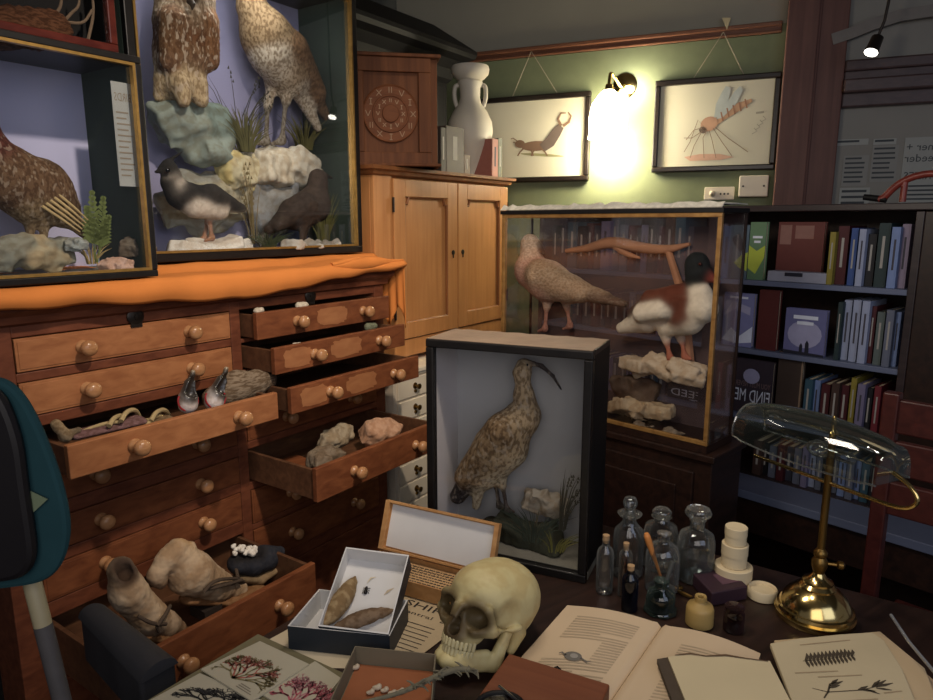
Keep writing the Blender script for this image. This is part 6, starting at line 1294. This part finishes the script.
# the bottom drawer: two cloth boots on wooden soled sandals and a dark shoe
BT = L(182, 158, 130); BT2 = L(146, 122, 98); SOLE = wood('sandal_wood', L(96, 66, 42), L(130, 94, 62), AC, 2, .6); STRAP = M('dark_cord', L(76, 62, 50), .85, var=.3, vs=80)
def boot(name, label, prim, sole, heel, straps, o, seed):
    s = PixSDF(CH, o, 6)
    for q in prim: s.pc(*q[:6], q[6], do=q[7] if len(q) > 7 else (0, 0), sub=q[8] if len(q) > 8 else False)
    z = CH.wp(sole[0][0], sole[0][1], o); t = thing(name, label, 'boot', z, 'cloth boots in the bottom drawer')
    build('cloth_boot', s.mesh(.003, CH, disp=.0022, dfreq=55), vcol('stained_canvas', .95, .8, 16, dark=.62, bump=.4), t, smooth=True, sharp=80)
    P = PixSDF(CH, o, 2)
    for a, b in zip(sole[:-1], sole[1:]): P.pc(a[0], a[1], a[2], b[0], b[1], b[2], L(132, 96, 64), flat=2.4)
    build('wooden_sole', P.mesh(.003, CH), vcol('sole_wood', .7, .6, 30, (1, 1, 4), dark=.6), t, smooth=True, sharp=70)
    for h in heel: mb = MB(); a = CH.pix(h[0], h[1], o); m = mpp(CH.w(*a)); mb.box(CH, a[0]-h[2]*m, a[0]+h[2]*m, a[1]-.035, a[1]+.035, a[2]-h[3]*m, a[2]+2*m); build('heel_block', mb, M('dark_heel', L(44, 34, 28), .8), t)
    for st in straps: mb = MB(); mb.tube([CH.wp(x, y, o+d) for x, y, d in st], [.005]*len(st), 8, 2); build('strap', mb, STRAP, t, smooth=True)
boot('cloth_boot', 'beige cloth boot with an open top, nearest the leather case', [(121, 570, 13, 128, 592, 17, BT), (128, 592, 17, 150, 618, 17, BT), (148, 616, 16, 166, 624, 12, BT), (166, 624, 12, 178, 628, 8, BT2), (119, 562, 7, 122, 572, 7, L(70, 54, 44), (.015, .015), True)],
     [(142, 636, 5), (166, 637, 6), (184, 632, 5)], [], [[(138, 616, .06), (152, 624, .075), (166, 624, .06)], [(157, 626, .075), (166, 614, .06), (170, 606, .03)], [(157, 626, .07), (160, 632, .07)]], .20, 1)
boot('cloth_boot', 'beige stained cloth boot with a crumpled top on a raised wooden sandal', [(158, 574, 9, 166, 560, 11, BT), (160, 582, 7, 156, 576, 8, BT2), (176, 552, 12, 190, 572, 22, BT), (190, 572, 21, 216, 586, 16, BT), (214, 586, 15, 240, 590, 8, BT), (180, 545, 6, 186, 548, 5, L(196, 160, 116)), (191, 546, 4, 186, 556, 6, BT)],
     [(186, 600, 4.5), (222, 600, 5.5), (258, 588, 5.5)], [(206, 606, 10, 9)], [[(204, 592, .07), (214, 580, .075), (236, 578, .05), (244, 582, .01)], [(204, 590, .06), (222, 586, .07), (242, 580, .04)], [(238, 578, .04), (236, 568, .0)]], .165, 2)
o = .15; t = thing('dark_shoe', 'dark navy embroidered shoe with white stuffing on a tan wedge sole', 'shoe', CH.wp(262, 580, o))
s = PixSDF(CH, o, 4); nv = L(42, 44, 52); s.pc(238, 564, 10, 252, 564, 11, nv, flat=1.2); s.pc(252, 563, 12, 266, 559, 12, nv, flat=1.1); s.pc(264, 557, 12, 279, 552, 6, nv, flat=1.0); s.pc(236, 552, 6, 254, 551, 6, L(26, 24, 26), sub=True, do=(.01, .01))
build('upper', s.mesh(.0028, CH, disp=.001, dfreq=90), vcol('navy_embroidery', .8, .4, 90, dark=1.8), t, smooth=True, sharp=80)
s = PixSDF(CH, o, 2); s.pc(238, 578, 4, 256, 578, 6, L(122, 102, 76), flat=2); s.pc(256, 578, 6, 281, 563, 4.5, L(140, 116, 86), flat=2); build('wedge_sole', s.mesh(.0028, CH), vcol('sole_tan', .7, .4, 40), t, smooth=True, sharp=70)['label'] = 'tan wedge sole'
rnd = random.Random(6); s = PixSDF(CH, o, 1)
for i in range(24): x = rnd.uniform(234, 257); y = 552-rnd.uniform(-2, 4); d = rnd.uniform(-.02, .02); s.pc(x, y, rnd.uniform(2, 3.2), x+rnd.uniform(-2, 2), y-1, 2, L(224, 218, 208), do=(d, d))
build('white_stuffing', s.mesh(.0022, CH, disp=.0012, dfreq=150), vcol('tissue_white', .9, .3, 90, dark=.75), t, smooth=True, sharp=80)

# ------------------------------------------------------------------ near left: chair back, stick and leather case
TEAL = M('teal_cloth', L(40, 72, 78), .85, var=.2, vs=14, spec=.15); DKL = M('dark_leather', L(26, 22, 24), .5, var=.2)
def chaikin(p, n=2):
    for _ in range(n): p = [q for i in range(len(p)) for q in ((p[i][0]*.75+p[(i+1) % len(p)][0]*.25, p[i][1]*.75+p[(i+1) % len(p)][1]*.25), (p[i][0]*.25+p[(i+1) % len(p)][0]*.75, p[i][1]*.25+p[(i+1) % len(p)][1]*.75))]
    return p
YC = 1.08; pp = [(-60, 388), (-30, 377), (0, 374), (18, 382), (34, 402), (50, 436), (62, 468), (72, 505), (74, 535), (66, 562), (50, 578), (20, 584), (-60, 590)]
t = thing('teal_draped_chair', 'dark rounded chair with a teal cloth edge in front of the chest', 'chair', (-.86, .85, 0))
mb = MB(); P = [onY(x, y, YC) for x, y in chaikin(pp)]; mb.prism(P, (0, -.018, 0)); build('cloth_cover', mb, TEAL, t, bevel=.008)
inn = [(-58, 396), (-30, 386), (-2, 384), (10, 394), (20, 416), (28, 444), (32, 480), (38, 520), (42, 552), (34, 570), (14, 578), (-58, 582)]
mb = MB(); P = [onY(x, y, YC-.02) for x, y in chaikin(inn)]; mb.prism(P, (0, -.022, 0)); build('backrest', mb, DKL, t, bevel=.01)
q = [onY(x, y, YC) for x, y in ((-50, 580), (55, 576))]
mb = MB(); mb.hexa([(q[0][0], .62, .46), (q[1][0], .62, .46), (q[1][0], 1.07, .46), (q[0][0], 1.07, .46), (q[0][0], .62, .54), (q[1][0], .62, .54), (q[1][0], 1.07, .54), (q[0][0], 1.07, .54)]); build('seat', mb, DKL, t, bevel=.02)
for x in (q[0][0]+.03, q[1][0]-.12):
    for y, zt in ((.65, .47), (1.055, q[0][2]+.03)): mb = MB(); mb.tube([(x, y, 0), (x, y, zt)], .018, 10); build('leg', mb, BLACK, t, smooth=True)
P = [onY(x, y, YC-.024) for x, y in ((5, 514), (31, 491), (48, 499), (34, 512))]; mb = MB(); mb.prism(P, (0, -.0015, 0)); P0 = sum(P)/4
t = thing('reflected_slip', 'reflection of a small pale green paper, built as a slip on the teal cloth at the far left', 'paper', P0); build('slip', mb, M('pale_green_slip', L(120, 132, 104), .85), t)  # reflected paper modelled as a solid slip
A = onY(30, 574, 1.12); B = onY(62, 700, 1.10); dv = (B-A)/np.linalg.norm(B-A); E_ = A+dv*((A[2]-.0)/-dv[2]); 
t = thing('walking_stick', 'dark grey stick with a cream top section leaning at the lower left', 'stick', E_); sp_ = A+dv*np.linalg.norm(onY(43, 625, 1.112)-A)
mb = MB(); mb.tube([A-dv*.002, A+dv*.006, sp_], [.010, .015, .015], 14); build('cream_top', mb, M('cream_bone', L(170, 158, 126), .5), t, smooth=True)['label'] = 'cream top section'
mb = MB(); mb.tube([sp_, E_], [.0155, .013], 14); build('shaft', mb, M('dull_grey_shaft', L(84, 80, 80), .6), t, smooth=True)
zt = .715; q = [onz(79, 610, zt), onz(108, 603, zt), onz(175, 652, zt), onz(139, 672, zt)]
t = thing('leather_case', 'dark grey leather case with padded top lying across the open bottom drawer', 'case', [*(sum(q)/4)[:2], zt-.13]); GL = M('grey_leather', L(54, 54, 58), .6, var=.15, bump=.2)
mb = MB(); mb.slab([p-np.array([0, 0, .02]) for p in q], .11); build('case_body', mb, GL, t, bevel=.008)
c = sum(q)/4; mb = MB()
def pad(a, b):
    e0 = q[0]+(q[3]-q[0])*a; e1 = q[1]+(q[2]-q[1])*a; e = e0+(e1-e0)*b; x = (e-c)*1.05+c; return x+np.array([0, 0, -.022+.026*sin(pi*b)**.5])
mb.grid(pad, 10, 12); mb.poly([pad(1, i/12) for i in range(13)]); mb.poly([pad(0, i/12) for i in range(13)]); build('padded_top', mb, GL, t, smooth=True, sharp=60)

# ------------------------------------------------------------------ light
w = bpy.data.worlds.new('world'); SC.world = w; w.use_nodes = True; w.node_tree.nodes['Background'].inputs[0].default_value = (.62, .62, .70, 1); w.node_tree.nodes['Background'].inputs[1].default_value = .15
light('chest_spot', 'SPOT', (.48, .72, 3.0), 150, (1, .84, .67), .05, CH.w(2.55, .05, 1.42), 52, .75)
light('desk_spot', 'SPOT', (.20, 1.15, 3.0), 30, (1, .86, .70), .06, (.25, 1.32, .75), 50, .9)
light('big_case_fill', 'AREA', CH.w((RU0+RU1)/2-.05, RO1-.05, 2.39), 2.6, (1, .97, .9), .5, CH.w((RU0+RU1)/2, RO1-.25, 1.4), size_y=.06)  # unseen fill added under the case top to brighten the birds
light('cupboard_wash', 'SPOT', (.35, 1.7, 2.9), 34, (1, .82, .60), .15, CH.w(3.85, -.1, 1.4), 50, .8)
light('book_fill_cool', 'AREA', (1.5, -.6, 2.1), 11, (.66, .76, 1), 1.4, (1.0, 2.2, 1.1))  # cool fill added to light the books
light('front_fill', 'AREA', (-.1, -.7, 2.0), 14, (1, .93, .88), 1.5, (0, 2.4, 1.2))
light('pigeon_case_fill', 'AREA', (.05, 1.35, 1.95), 7, (1, .88, .74), .3, (.42, 2.25, 1.3))  # unseen fill added in front of the glass case to brighten the pigeon
SC.view_settings.view_transform = 'Standard'; SC.view_settings.look = 'None'; SC.view_settings.exposure = 0; SC.view_settings.gamma = 1
SC.cycles.max_bounces = 8; SC.cycles.transparent_max_bounces = 24; SC.cycles.use_denoising = True; SC.cycles.sample_clamp_indirect = 4; SC.cycles.caustics_reflective = False; SC.cycles.caustics_refractive = False
